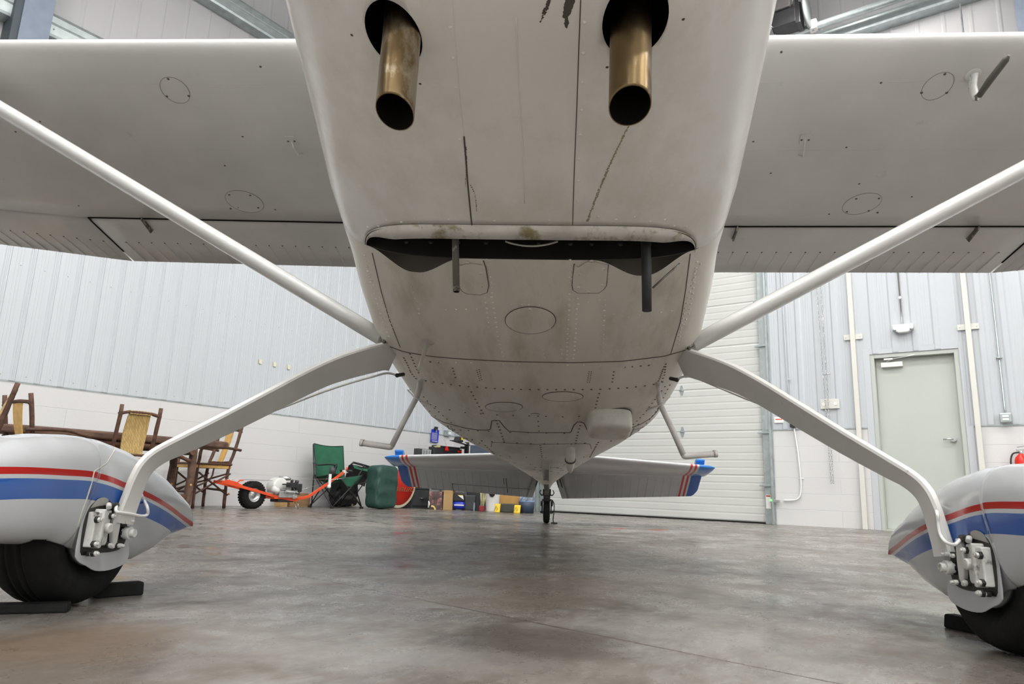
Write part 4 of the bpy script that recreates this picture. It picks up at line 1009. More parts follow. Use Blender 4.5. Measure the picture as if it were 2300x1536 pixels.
    pp_ = [(262,1149),(290,1154),(318,1159),(331,1155),(331,1140),(324,1125),(318,1112)] if sx < 0 else [(2145,1223),(2124,1217),(2112,1200),(2107,1175),(2104,1150),(2096,1130),(2086,1114)]
    q.tube(catmull([P3(1.043,-.056,.248)] + [onX(a_, b_, sx*(1.022 if i_ < len(pp_)-2 else 1.055)) for i_, (a_, b_) in enumerate(pp_)], 5), .0042, 8, 2)
    q.build('brake_fitting', [M['cast'], M['grease'], M['offwhite']], tire)

# entry steps
for sx in (-1, 1):
    q = MB(); top = (944,852) if sx < 0 else (1478,858); mid = (935,893) if sx < 0 else (1487,900)
    P0, _ = hit(bv_b, *top); pts = [P0+Vector((0,.03,.01)), P0, onY(*(((942,872)) if sx < 0 else ((1478,880))), 1.24), Vector((sx*.545, 1.29, .715)), Vector((sx*.6, 1.295, .60)), Vector((sx*.645, 1.3, .497))]
    q.tube(catmull(pts[:4], 4)+pts[4:], .0125, 12); q.tube([Vector((sx*.645,1.3,.494)), Vector((sx*.652,1.3,.492)), Vector((sx*.789, 1.304, .507))], .0135, 12)
    q.sphere(Vector((sx*.647,1.3,.495)), .0135, 10); q.cyl(Vector((sx*.775,1.303,.506)), Vector((sx*.79,1.304,.508)), .0165, 14)
    Pm = Vector((sx*.545, 1.285, .722)); q.tube([Pm+Vector((-.055*sx-.0,.02,-.03)), Pm+Vector((0,-.01,-.012)), Pm+Vector((.045*sx,.02,.03))], .004, 6)
    o = q.build('entry_step', M['step'], plane); o['label'] = 'bent tube entry step on the %s of the photo' % ('left' if sx < 0 else 'right')

# tail: stabiliser, elevator, fin, tailwheel
def st_le(x): x = abs(x); return 4.698 + .205*x*1.04
HST = 1.70
for sx in (-1, 1):
    def bandx(x, a): return x   # helper
    # columns follow the slanted colour bands
    side = 'left' if sx < 0 else 'right'
    cols = [0.03, .3, .6, .9, 1.2, 1.36, 1.405, 1.427, 1.449, 1.471, 1.493, 1.54, 1.58, 1.62, 1.645, 1.655]
    mats_ = [0, 0, 0, 0, 0, 0, 1, 0, 1, 0, 2, 2, 2, 2, 2]
    AHN = 5.36
    def spt(xc, u, up):
        le = st_le(xc); tipk = max(0, (xc-1.54)/.115); le += .02*tipk**3
        c = AHN+.02-le; a = le + c*u
        x = xc - (.02*u if xc > 1.3 else 0)
        th = .036*(1-tipk**4*.75); y = th*(math.sqrt(max(0, 1-(1-min(1, u*2.2))**2)) * (1-.35*max(0, u-.5)*2))
        return AC(sx*x, a, HST + (y if up else -y))
    us = [0,.02,.06,.12,.2,.3,.45,.65,.85,1]
    q = MB(); rws = [[spt(xc, u, True) for u in reversed(us)]+[spt(xc, u, False) for u in us[1:]] for xc in cols]
    # ribs between columns come from a denser sampling of the inboard part
    q.grid(rws, 0, True, mif=lambda i, k: mats_[i]); m_ = len(rws[0]); q.add(rws[-1], [tuple(range(m_))], 2)
    o = q.build('stabilizer', [M['pod'], M['red'], M['bluehi']], plane); o['label'] = 'tailplane on the %s of the photo' % side
    # elevator drooped
    DE = R_(26); hx = AC(0, AHN+.015, HST)
    ed = (AA*cos(DE) - AH*sin(DE)); en = (AA*sin(DE) + AH*cos(DE))
    xi = [.16,.5,.9,1.2,1.385,1.407,1.429,1.451,1.470,1.52,1.545,1.565,1.575]
    em = [0,0,0,0,1,0,1,0,2,2,2,2]
    def ept(xc, v, up):
        ch = .475 - .115*(xc-.16)/1.33
        if xc > 1.51: ch -= .10*((xc-1.51)/.065)**2
        x = xc + (0 if xc > .3 else -.10*(1-v))
        th = .030*(1-v)+.002
        return hx + AX*(sx*x) + ed*(ch*v) + en*(th if up else -th)
    q = MB(); rws = [[ept(xc, v, True) for v in (1,.6,.3,.05,0)]+[ept(xc, v, False) for v in (0,.05,.3,.6,1)] for xc in xi]
    q.grid(rws, 0, True, mif=lambda i, k: em[i], close=False); m_ = len(rws[0]); q.add(rws[0], [tuple(range(m_))], 0); q.add(rws[-1], [tuple(range(m_))], 2)
    x = .22
    while x < 1.38: q.tube([ept(x, v, False)-en*.001 for v in (.12,.4,.7,1)], .0024, 5, 0); x += .082
    el = q.build('elevator', [M['pod'], M['red'], M['blue']], plane); el['label'] = 'drooped elevator on the %s of the photo' % side
    q = MB(); c0 = hx + AX*(sx*1.53) - AH*.012
    pr = [ed*-.0, ed*-.06+en*.028, ed*-.20+en*.026, ed*-.255+en*.006, ed*-.255-en*.012, ed*-.20-en*.03, ed*-.06-en*.03]
    q.prism([c0+p+AX*-.045*1 for p in pr], AX*.09); q.build('elevator_horn', M['bluehi'], el, bevel=.012, segs=3)
    if sx < 0:
        q = MB(); q.tube([ept(x_, .68, False)-en*.0005 for x_ in (1.02,.7,.20)], .0022, 5); q.tube([ept(1.02, v, False)-en*.001 for v in (.66,.85,1)], .0028, 5)
        q.tube([ept(.435,.30,False)-en*.004, ept(.43,.62,False)-en*.012], .0035, 6); q.tube([ept(.46,.30,False)-en*.004, ept(.46,.52,False)-en*.008], .0028, 6); q.tube([ept(.425,.70,False)-en*.008, ept(.425,.86,False)-en*.010], .004, 6)
        o = q.build('trim_tab', M['seam'], el); o['label'] = 'trim tab outline and actuator rods'
q = MB(); fin = [(4.35,1.90),(4.75,2.25),(5.15,3.15),(5.25,3.2),(5.85,3.2),(5.95,3.1),(5.95,1.62),(5.6,1.62)]
q.prism([AC(-.03, a, h) for a, h in fin], (.06,0,0)); q.build('fin', M['white'], plane, bevel=.02)
# spring, tailwheel
tw = Vector((0.0, 5.665, 0)); q = MB()
sp = [hit(bv_b, 1226, 1006)[0]+Vector((0,.0,.015)), hit(bv_b, 1226, 1050)[0]+Vector((0,0,-.008)), Vector((.0,5.0,.405)), Vector((.0,5.3,.365)), Vector((.0,5.50,.330)), Vector((0,5.60,.29))]
rws = []
for i, P in enumerate(sp):
    hw = [.027,.027,.027,.026,.025,.024][i]; rws.append([P+AX*-hw+AH*.006, P-AX*hw-AH*.006, P+AX*hw-AH*.006, P+AX*hw+AH*.006])
q.grid(rws, 0, False, close=True); q.build('tail_spring', M['spring'], plane, bevel=.003)
twh = MB(); twh.lathe([(.035,-.03),(.075,-.034),(.098,-.030),(.110,-.018),(.112,0),(.110,.018),(.098,.030),(.075,.034),(.035,.03)], Vector((0,5.70,.112)), (1,0,0), 36)
t_ = twh.build('tail_wheel', M['rubber'], plane)
q = MB(); q.lathe([(0,-.036),(.04,-.036),(.045,-.03),(.045,.03),(.04,.036),(0,.036)], Vector((0,5.70,.112)), (1,0,0), 20); q.build('hub', M['grey'], t_)
q = MB()
for s_ in (-1, 1):
    q.obox(Vector((s_*.047,5.69,.16)), (.006,0,0), (0,.022,0), (0,0,.062)); q.cyl(Vector((s_*.035,5.70,.112)), Vector((s_*.066,5.70,.112)), .012, 10)
    q.obox(Vector((s_*.052,5.66,.20)), (.012,0,0), (0,.03,.008), (0,-.006,.018))
q.cyl(Vector((0,5.66,.205)), Vector((0,5.655,.315)), .036, 14); q.cyl(Vector((0,5.66,.225)), Vector((0,5.66,.245)), .05, 14); q.box((-.062,5.62,.278), (.062,5.69,.292)); q.cyl(Vector((0,5.65,.29)), Vector((0,5.64,.345)), .042, 12)
for s_ in (-1, 1): q.tube([Vector((s_*.06,5.65,.285)), Vector((s_*.075,5.63,.31)), Vector((s_*.062,5.60,.335))], .005, 6)
q.build('tailwheel_fork', M['grease'], t_)
q = MB(); pts = [Vector((.055,5.69,.235)), Vector((.075,5.68,.20)), Vector((.078,5.67,.12)), Vector((.07,5.66,.05)), Vector((.075,5.65,.008))]
cp = catmull(pts, 6)
for i, P in enumerate(cp): q.sphere(P, .0065, 6, 0, (1, .5, 1.2))
q.box((.05,5.62,0), (.115,5.67,.014)); q.build('static_chain', M['grease'], t_)
q = MB()
for s_, a_ in ((1,.0),(1,.03),(-1,.0)): q.tube([AC(s_*(.10+a_), 5.45, 1.62), AC(s_*(.12+a_*1.3), 5.52, 1.55)], .006, 6)
q.build('rudder_cable', M['grease'], plane)
# propeller out of sight above the camera
q = MB(); q.lathe([(0,-.30),(.05,-.27),(.10,-.20),(.14,-.10),(.15,0)], AC(.02,-1.66,1.27), AA, 24); sp_ = q.build('spinner', M['white'], plane)
q = MB()
for s_ in (-1, 1):
    rws = []
    for i in range(8):
        k = i/7; c = AC(.02+s_*(.12+.9*k), -1.75, 1.27); tw_ = R_(60-38*k); cd = (.06+.03*sin(pi*k))*(1 if k < .95 else .5)
        u = AH*cos(tw_)+AA*sin(tw_); v = AH*-sin(tw_)+AA*cos(tw_); rws.append([c+u*cd*cos(2*pi*j/12)+v*.010*sin(2*pi*j/12) for j in range(12)])
    q.grid(rws, 0, True, close=True); q.add(rws[-1], [tuple(range(12))])
q.build('propeller', M['grey'], plane)

# chocks
def chock(p0, p1, lab, hgt=.035, wd=.025):
    A_, B_ = onZ(*p0, 0), onZ(*p1, 0); A_.z = B_.z = 0; d = (B_-A_); L_ = d.length; d.normalize(); n = Vector((-d.y, d.x, 0))
    r = thing('wheel_chock', lab, 'wheel chock', (A_+B_)/2, math.atan2(d.y, d.x), None)
    q = MB(); q.prism([(-L_/2,-wd,0),(-L_/2,wd,0),(-L_/2,wd*.75,hgt),(-L_/2,-wd*.75,hgt)], (L_,0,0)); q.build('block', M['rubber'], r, bevel=.005); return r
chock((316,1334), (205,1342), 'black rubber wheel chock behind the left wheel'); chock((155,1373), (-60,1378), 'low dark wheel chock in front of the left wheel', .022)
chock((2134,1408), (2245,1432), 'black rubber wheel chock behind the right wheel')

# ------------------------------------------------------------------ things on and by the left wall (frame: x along the wall, y towards the wall)
def tb(mb, pts, r, mi=0, n=9, wob=.12):
    """a peeled stick: a slightly crooked tube"""
    P = [Vector(p) for p in pts]; out = []
    if len(P) == 2: P = [P[0], P[0]*.66+P[1]*.34, P[0]*.33+P[1]*.67, P[1]]
    out = catmull(P, 3); L_ = (P[-1]-P[0]).length
    out = [p + Vector((random.uniform(-1,1), random.uniform(-1,1), random.uniform(-1,1)))*r*wob for p in out]
    mb.tube(out, [r*random.uniform(.92,1.08) for _ in out], n, mi); return mb
M['cutend'] = mat('fresh_cut_wood', (.50,.26,.08), .6)

# log table
TSX, TT = 1.98, 6.32
tbl = ht('log_table', 'long rustic table with bark edged top and log legs by the left wall', 'table', TSX, TT)
q = MB(); tp = []
for k in range(48):
    a = 2*pi*k/48; tp.append(Vector((1.15*math.copysign(abs(cos(a))**.5, cos(a)), .27*math.copysign(abs(sin(a))**.6, sin(a)), .665)))
q.prism(tp, (0,0,.075)); q.build('tabletop', M['tabletop'], tbl, bevel=.018)
q = MB(); tb(q, [(-.95,-.22,.63),(.62,-.22,.63)], .034); tb(q, [(-.95,.22,.63),(.62,.22,.63)], .034); tb(q, [(.62,-.3,.60),(.62,.3,.60)], .032); tb(q, [(-.62,-.3,.60),(-.62,.3,.60)], .032); q.build('apron', M['bark'], tbl)
for x, y in ((.67,-.20),(.67,.18),(-.67,-.20),(-.67,.18)):
    q = MB(); tb(q, [(x,y,.0),(x+.01,y,.35),(x+.005,y,.665)], .040, 0, 12); q.sphere((x+.002,y-.038,.26), .014, 8, 1, (1,.5,1)); q.build('leg', [M['tabletop'], M['cutend']], tbl)
q = MB(); tb(q, [(.62,-.26,.50),(.30,-.24,.63)], .020); tb(q, [(-.62,-.26,.20),(-.62,.24,.20)], .022); tb(q, [(.62,-.24,.14),(.62,.24,.14)], .022); tb(q, [(.62,0,.14),(-.62,0,.14)], .022); q.build('brace', M['bark'], tbl)

def stick_chair(name, lab, s, t, rz, back='splat', arms=True, z=0, hw=.22):
    """front of the chair looks along -x in its own frame, back posts at +x"""
    r = ht(name, lab, 'chair', s, t, z, rz, 'rustic stick chairs around the log table')
    for y in (-hw, hw):
        q = MB(); tb(q, [(.17,y,0),(.165,y,.25),(.175,y,.48),(.235,y,.68),(.295,y,.99)], .019, 0, 10); q.build('back_post', M['bark'], r)
        q = MB(); tb(q, [(-.22,y,0),(-.22,y,.30),(-.215,y,.50)] + ([(-.20,y,.66)] if arms else []), .018, 0, 10); q.build('leg', M['bark'], r)
    q = MB(); q.box((-.235,-.235,.455), (.20,.235,.50)); tb(q, [(-.24,-.24,.50),(.2,-.24,.505)], .012, 1); tb(q, [(-.24,.24,.50),(.2,.24,.505)], .012, 1); tb(q, [(-.24,-.24,.50),(-.24,.24,.505)], .012, 1)
    q.build('seat', [M['splint'], M['bark']], r, bevel=.008)
    q = MB()
    if back == 'splat':
        rows = []
        for k in range(9):
            u = k/8; z_ = .50+.44*u; x_ = .185+.10*u**1.2-.02*sin(pi*u)*-1; wv = .045+.03*u
            rows.append([(x_-.008, -wv, z_), (x_-.008, wv, z_), (x_+.004, wv, z_), (x_+.004, -wv, z_)])
        q.grid(rows, 0, False, close=True); q.build('back_splat', M['splint'], r)
    else:
        rows = []
        for k in range(13):
            u = k/12; z_ = .52+.41*u; x_ = .19+.085*u-.018*sin(pi*u); wv = .100+.010*sin(pi*u)
            rows.append([(x_+.012*cos(2*pi*j/24)+.0, wv*math.copysign(abs(sin(2*pi*j/24+pi/2))**.5, sin(2*pi*j/24+pi/2)), z_) if False else (x_ + (.008 if j < 6 else -.008), -wv+2*wv*((j if j < 6 else 11-j)/5), z_) for j in range(12)])
        q.grid(rows, 0, True, close=True)
        for j in range(7): q.obox((.285, -.085+.0283*j, .925), (.012,0,0), (0,.014,0), (0,0,.018))
        q.build('woven_back', M['weave'], r, bevel=.004)
    q = MB(); tb(q, [(.28,-hw-.015,.90),(.285,-hw*.55,.925),(.285,hw*.55,.925),(.28,hw+.015,.90)], .016); tb(q, [(.19,-hw,.53),(.19,hw,.53)], .014); q.build('back_rail', M['bark'], r)
    if arms:
        for y in (-.235, .235):
            q = MB(); tb(q, [(.30,y,.68),(.15,y*1.06,.695),(-.05,y*1.08,.70),(-.22,y*1.02,.665)], .016); q.build('armrest', M['bark'], r)
    q = MB()
    for y in (-.23, .23):
        tb(q, [(-.22,y,.16),(.20,y,.40)], .011); tb(q, [(-.20,y,.40),(.19,y,.15)], .011); tb(q, [(-.22,y,.24),(-.05,y,.33),(-.02,y,.46)], .010)
    tb(q, [(.17,-.22,.20),(.17,.22,.22)], .013); tb(q, [(-.22,-.22,.18),(-.22,.22,.18)], .013); tb(q, [(.17,-.22,.40),(-.22,.22,.2)], .010)
    q.build('stretcher', M['bark'], r)
    q = MB()
    for y in (-.25, .25): q.sphere((.195,y,.165), .014, 8); q.sphere((.17,y*.94,.02), .004, 6)
    q.build('cut_end', M['cutend'], r)['kind'] = 'stuff'
    return r
stick_chair('stick_chair', 'rustic stick armchair with yellow splint seat at the right end of the table', 3.25, 6.86, 0)
stick_chair('stick_chair', 'rustic chair with woven splint back in front of the log table', 1.90, 6.07, R_(-90)+R_(-4), 'woven', False, hw=.18)
c3 = stick_chair('stick_chair', 'dark stick armchair at the left end of the table', 1.19, 6.0, R_(180)+R_(6))
stick_chair('stick_chair', 'stick chair with dark woven back at the left photo edge', .38, 5.42, R_(-18), 'woven', False)

# motor tug
S0, T0 = 3.89, 6.80
tug = ht('aircraft_tug', 'orange one-wheel motor tug with small engine standing by the white block wall', 'tug', 3.685, 6.50); tug.scale = (.962, .962, .962)
def gx(s, z, y=0): return Vector((s-S0, y, z))
def flatbar(mb, pts, y, wd, th, mi=0):
    rows = []
    for i, p in enumerate(pts):
        d = (pts[min(i+1, len(pts)-1)]-pts[max(i-1,0)]).normalized(); n = Vector((-d.z, 0, d.x))
        rows.append([p+n*wd+Vector((0,y-th,0)), p+n*wd+Vector((0,y+th,0)), p-n*wd+Vector((0,y+th,0)), p-n*wd+Vector((0,y-th,0))])
    mb.grid(rows, mi, False, close=True); mb.add(rows[0], [(0,1,2,3)], mi); mb.add(rows[-1], [(3,2,1,0)], mi)
q = MB(); R1 = .168
q.lathe([(.085,-.055),(.12,-.068),(.150,-.062),(.165,-.04),(.168,0),(.165,.04),(.150,.062),(.12,.068),(.085,.055)], gx(3.89, .168), (0,1,0), 44)
for k in range(30):
    a = 2*pi*k/30
    for s_ in (-1, 1): q.obox(gx(3.89+.166*cos(a), .168+.166*sin(a), s_*.028), Vector((cos(a),0,sin(a)))*.004, (0,.020,0), Vector((-sin(a),0,cos(a)))*.010)
wl_ = q.build('wheel', M['rubber'], tug)
q = MB(); q.lathe([(0,-.03),(.03,-.034),(.035,-.015),(.06,-.012),(.078,-.04),(.088,-.052),(.088,.05),(0,.03)], gx(3.89, .168), (0,1,0), 32); q.build('rim', M['silver'], wl_)
q = MB()
for y in (-.085, .085):
    flatbar(q, [gx(3.40,.318), gx(3.62,.275), gx(3.86,.225), gx(4.15,.160), gx(4.42,.118), gx(4.52,.112)], y, .017, .006)
flatbar(q, [gx(4.50,.120), gx(4.66,.140), gx(4.78,.165)], 0, .019, .012); flatbar(q, [gx(4.76,.160), gx(5.05,.330), gx(5.34,.505)], 0, .017, .011)
q.box((3.60-S0,-.08,.26), (3.64-S0,.08,.29)); q.box((4.15-S0,-.10,.125), (4.56-S0,.10,.145)); q.box((3.40-S0,-.08,.305), (3.43-S0,.08,.33))
flatbar(q, [gx(3.46,.335), gx(3.60,.31), gx(3.70,.27)], -.06, .014, .006); flatbar(q, [gx(3.62,.30), gx(3.66,.335), gx(3.72,.345)], -.05, .008, .004)
q.build('frame', M['orange'], tug, bevel=.003)
q = MB(); q.box((5.32-S0,-.02,.497), (5.40-S0,.02,.535)); q.build('hand_label', M['label'], tug); q = MB(); q.cyl(gx(5.38,.525,-.12), gx(5.38,.525,.12), .016, 12); q.build('handgrip', M['black'], tug)
q = MB(); q.tube([gx(5.36,.53,-.03), gx(5.365,.575,-.03)], .012, 8); q.build('throttle_lever', M['orange'], tug)
q = MB(); q.box((5.06-S0,-.025,.30), (5.10-S0,-.012,.47)); q.sphere(gx(5.075,.30,-.02), .028, 10); q.build('linkage_bracket', M['offwhite'], tug)
q = MB(); q.tube([gx(3.47,.342,-.04), gx(3.75,.35,-.03), gx(4.15,.352), gx(4.6,.375), gx(5.08,.405,-.02)], .004, 6); q.tube([gx(4.55,.225), gx(4.8,.29), gx(5.08,.355,-.02)], .0025, 6); q.tube([gx(5.10,.39,-.03), gx(5.43,.44,-.04)], .005, 6)
q.tube([gx(4.50,.11,-.05), gx(4.47,.0,-.14)], .004, 6); q.tube([gx(4.55,.11,-.05), gx(4.53,.0,-.10)], .004, 6); q.tube([gx(4.47,.003,-.14), gx(4.53,.003,-.10)], .004, 6); q.build('control_rod', M['chrome'], tug)
q = MB()
# engine: blower shroud, block, muffler, tank, air cleaner
q.lathe([(0,-.09),(.105,-.09),(.118,-.075),(.118,.06),(.09,.09),(0,.09)], gx(4.255,.275,.02), (0,1,0), 30); q.box((4.16-S0,-.07,.16), (4.42-S0,.10,.28)); eng = q.build('engine_shroud', M['engwhite'], tug, bevel=.012)
q = MB(); q.lathe([(0,0),(.075,0),(.078,.006),(.078,.03),(.068,.034),(.066,.018),(0,.018)], gx(4.35,.372,0), (.12,0,1), 28); q.build('starter_ring', M['silver'], eng)
q = MB(); q.box((4.20-S0,-.12,.145), (4.48-S0,.08,.235)); 
for k in range(6): q.box((4.22-S0,-.135,.17+.014*k), (4.34-S0,-.05,.174+.014*k))
q.cyl(gx(4.28,.22,-.14), gx(4.42,.21,-.14), .02, 14); q.cyl(gx(4.44,.20,-.10), gx(4.44,.13,-.10), .026, 14); q.build('engine_block', M['silver'], tug, bevel=.004)
q = MB(); q.lathe([(0,-.05),(.03,-.05),(.042,-.03),(.044,.03),(.03,.05),(0,.05)], gx(4.15,.235,-.10), (.9,.0,-.35), 20); q.build('muffler', M['cast'], tug)
q = MB(); q.box((4.33-S0,-.15,.275), (4.45-S0,-.03,.335)); q.box((4.245-S0,-.155,.30), (4.36-S0,-.10,.318)); q.tube([gx(4.40,.27,-.13), gx(4.43,.20,-.15), gx(4.50,.19,-.13), gx(4.52,.235,-.1)], .008, 8); q.build('air_cleaner', M['black'], tug, bevel=.008)
q = MB(); q.box((4.475-S0,-.09,.215), (4.575-S0,.07,.325)); q.cyl(gx(4.535,.32,-.01), gx(4.54,.365,-.01), .026, 14); q.cyl(gx(4.46,.33,.0), gx(4.475,.375,.0), .018, 12); q.build('fuel_tank', M['black'], tug, bevel=.012)
q = MB(); q.box((4.22-S0,-.09,.085), (4.46-S0,.09,.125)); q.build('oil_pan', M['black'], tug, bevel=.01)

# timber offcuts behind the tug
def crate(name, lab, cat, s, t, sx_, sy_, z0, z1, m, rz=0, group=None, bevel=.004):
    r = ht(name, lab, cat, s, t, z0, rz, group); q = MB(); q.box((-sx_/2,-sy_/2,0), (sx_/2,sy_/2,z1-z0)); q.build('body', m, r, bevel=bevel); return r
a = crate('timber_block', 'square pale timber block behind the tug handle', 'timber', 4.585, 7.14, .12, .12, 0, .145, M['wood'], .1)
b_ = crate('timber_block', 'larger brown timber block on the floor by the white wall', 'timber', 4.845, 7.15, .33, .16, 0, .135, M['wood2'], .0)
c_ = crate('timber_block', 'flat timber offcut lying on the larger brown block', 'timber', 4.84, 7.15, .30, .12, .1355, .185, M['wood2'], .02)

# folding camp chair
CS, CT = 5.20, 6.76
cc = ht('camp_chair', 'green canvas folding camp chair with black frame, upright', 'chair', CS, CT)
def fabric(mb, f, nu=14, nv=14, mi=0, th=.006):
    rows = [[Vector(f(u/nu, v/nv)) for v in range(nv+1)] for u in range(nu+1)]; mb.grid(rows, mi, True); mb.grid([[p+Vector((0,th,0)) for p in r] for r in rows], mi, True, flip=True)
    edge = rows[0]+[r[-1] for r in rows[1:]]+list(reversed(rows[-1]))[1:]+[r[0] for r in reversed(rows)][1:]; return edge
q = MB()
def backf(u, v): # u across, v up
    wv = .255+.01*v; x = -wv+2*wv*u; sag = .05*sin(pi*u)
    return (x+.01, .16+.10*v-.0+sag*.6*(1-v*.4), .40+.47*v-(.02*sin(pi*u) if v > .98 else 0))
e1 = fabric(q, backf)
q.build('back_panel', M['green'], cc)
q = MB()
def seatf(u, v): x = -.24+.48*u; return (x, -.24+.42*v, .46-.09*sin(pi*u)*(1-.3*abs(v-.5))-.05*v)
e2 = fabric(q, seatf)
def seatd(u, v): x = -.20+.44*u; return (x, -.245, .45-.055*sin(pi*u)-.10*v*sin(pi*u))
fabric(q, seatd); q.build('seat_panel', M['green'], cc)
q = MB(); q.tube(e1+[e1[0]], .006, 6); q.tube(e2+[e2[0]], .005, 6); q.build('piping', M['black'], cc)
q = MB()
for x in (-.255, .27): q.tube([(x*.98,.20,.02),(x,.20,.45),(x*1.01,.27,.86)], .009, 8)
for x in (-.26, .26): q.tube([(x,-.22,.56),(x,-.22,.60)], .010, 8)
for pts in ([(-.26,-.24,.02),(.22,-.26,.46)], [(.26,-.24,.02),(-.22,-.25,.46)], [(-.26,.22,.02),(.24,.20,.44)], [(.26,.22,.02),(-.24,.20,.44)], [(-.26,-.24,.02),(-.26,.20,.44)], [(-.26,.22,.02),(-.26,-.22,.56)], [(.26,-.24,.02),(.26,.20,.44)], [(.26,.22,.02),(.26,-.22,.56)]): q.tube(pts, .0085, 8)
q.build('frame', M['black'], cc)
q = MB()
for x, y in ((-.26,-.24),(.26,-.24),(-.26,.22),(.26,.22)): q.box((x-.022,y-.02,0), (x+.022,y+.02,.025))
q.build('foot', M['black'], cc, bevel=.005)
q = MB(); q.tube([(-.27,-.27,.575),(-.275,-.12,.585),(-.27,.10,.57),(-.265,.22,.60)], [.022,.030,.026,.016], 10, 0, el=(1,.4,(0,0,1))); q.build('armrest', M['black'], cc)
q = MB(); q.lathe([(.035,0),(.042,.10),(.044,.10),(.038,-.004),(0,-.004)], (-.275,-.20,.45), (0,0,1), 18); q.build('cup_holder', M['charcoal'], cc)
q = MB(); q.tube([(-.20,-.20,.57),(-.15,-.12,.52),(-.12,-.06,.44)], .007, 8); q.build('arm_strap', M['black'], cc)
# second camp chair half folded beside it
c2 = ht('camp_chair', 'second camp chair, black and green, half folded behind the upright one', 'chair', 5.72, 6.84)
q = MB(); fabric(q, lambda u, v: (-.22+.40*u-.02*v, .05+.05*v+.03*sin(pi*u), .60-.06*u-.24*v+.03*sin(pi*u)), mi=0); q.build('back_panel', M['black'], c2)
q = MB(); fabric(q, lambda u, v: (-.24+.36*u, -.06-.03*v+.02*sin(pi*u), .605-.05*u-.05*v), 8, 4); q.build('seat_panel', M['green'], c2)
q = MB(); q.tube([(-.25,-.02,.60),(-.21,-.03,.635),(-.05,-.02,.615),(.20,-.02,.575),(.21,-.03,.555),(-.05,-.05,.575),(-.24,-.05,.57)], [.012,.016,.018,.016,.012,.012,.010], 8); q.build('armrest', M['black'], c2)
q = MB(); q.tube([(.14,-.10,.55),(.09,-.12,.44)], .008, 8); q.build('bright_tube', M['chrome'], c2)
q = MB(); q.tube([(.09,-.12,.44),(-.05,-.14,.36),(-.22,-.16,.33)], .010, 8); q.tube([(.02,-.1,.42),(-.24,.0,.02)], .009, 8); q.tube([(-.26,-.1,.40),(.03,.0,.02)], .009, 8); q.build('frame', M['black'], c2)
def soft(name, lab, cat, s, t, dims, m, rz=0, puff=.18, n=5, z=0, wr=.010, seed=1):
    """a stuffed bag: rounded box with folds"""
    r = ht(name, lab, cat, s, t, z, rz); rnd = random.Random(seed); wx, wy, hz = dims; q = MB(); rows = []
    ph = [rnd.uniform(0, 6.3) for _ in range(8)]
    for i in range(33):
        v = i/32; sc = (1-abs(2*v-1)**12)**.4 if 0 < v < 1 else 0
        row = []
        for j in range(48):
            a = 2*pi*j/48; c, s_ = cos(a), sin(a)
            f = 1+puff*.15*sin(3*a+ph[0])*sin(pi*v)
            k = wr*(sin(14*v+3*c+ph[1])+.6*sin(23*v+5*s_*2+ph[2])+.5*sin(9*a+11*v+ph[3]))*sin(pi*min(1,max(0,v*1.05)))
            x = (wx/2*sc*math.copysign(abs(c)**.32, c))*f + k*c; y = wy/2*sc*math.copysign(abs(s_)**.5, s_)*f + k*s_
            row.append((x, y, hz*v))
        rows.append(row)
    q.grid(rows, 0, True, close=True); q.build('bag', m, r); return r
g1 = soft('duffel_bag', 'tall dark green stuffed nylon bag standing beside the camp chairs', 'bag', 5.66, 6.35, (.44,.26,.615), M['darkgreen'], .05, seed=3, puff=.1, wr=.006)
g2 = soft('duffel_bag', 'black bag slumped on the floor behind the camp chairs', 'bag', 5.66, 7.14, (.42,.20,.40), M['black'], 0, seed=5)
q = MB(); q.cyl((.06,-.135,.03), (.06,-.145,.03), .018, 14); q.build('tag', M['wood2'], g2)

# round red sign leaning behind the bag
sg = ht('round_sign', 'round red sign with cream rim leaning behind the green bag', 'sign', 6.17, 6.51)
q = MB(); cz = .33; tl = Vector((0,.12,.99)).normalized()
q.lathe([(0,.0),(.315,.0),(.315,.05),(0,.05)], (.03,0,.318), (0,1,.12), 60); q.build('disc_edge', M['signcream'], sg, bevel=.006)
q = MB(); q.lathe([(0,0),(.268,0),(.272,.004),(0,.004)], (.03,-.006,.318), (0,1,.12), 60); fc_ = q.build('red_face', M['signred'], sg)
cu = bpy.data.curves.new('lettering', 'FONT'); cu.body = 'CUTTERS'; cu.size = .085; cu.extrude = .0008; cu.align_x = 'CENTER'; cu.shear = .25; cu.space_character = 1.1
tx = bpy.data.objects.new('lettering', cu); C.objects.link(tx); bpy.context.view_layer.update()
mt = bpy.data.meshes.new_from_object(tx.evaluated_get(bpy.context.evaluated_depsgraph_get())); bpy.data.objects.remove(tx)
mt.materials.clear(); mt.materials.append(M['wood2']); tx = bpy.data.objects.new('lettering', mt); C.objects.link(tx); tx.parent = sg; tx.location = (.13,-.013,.31); tx.rotation_euler = (R_(83), R_(180), 0)

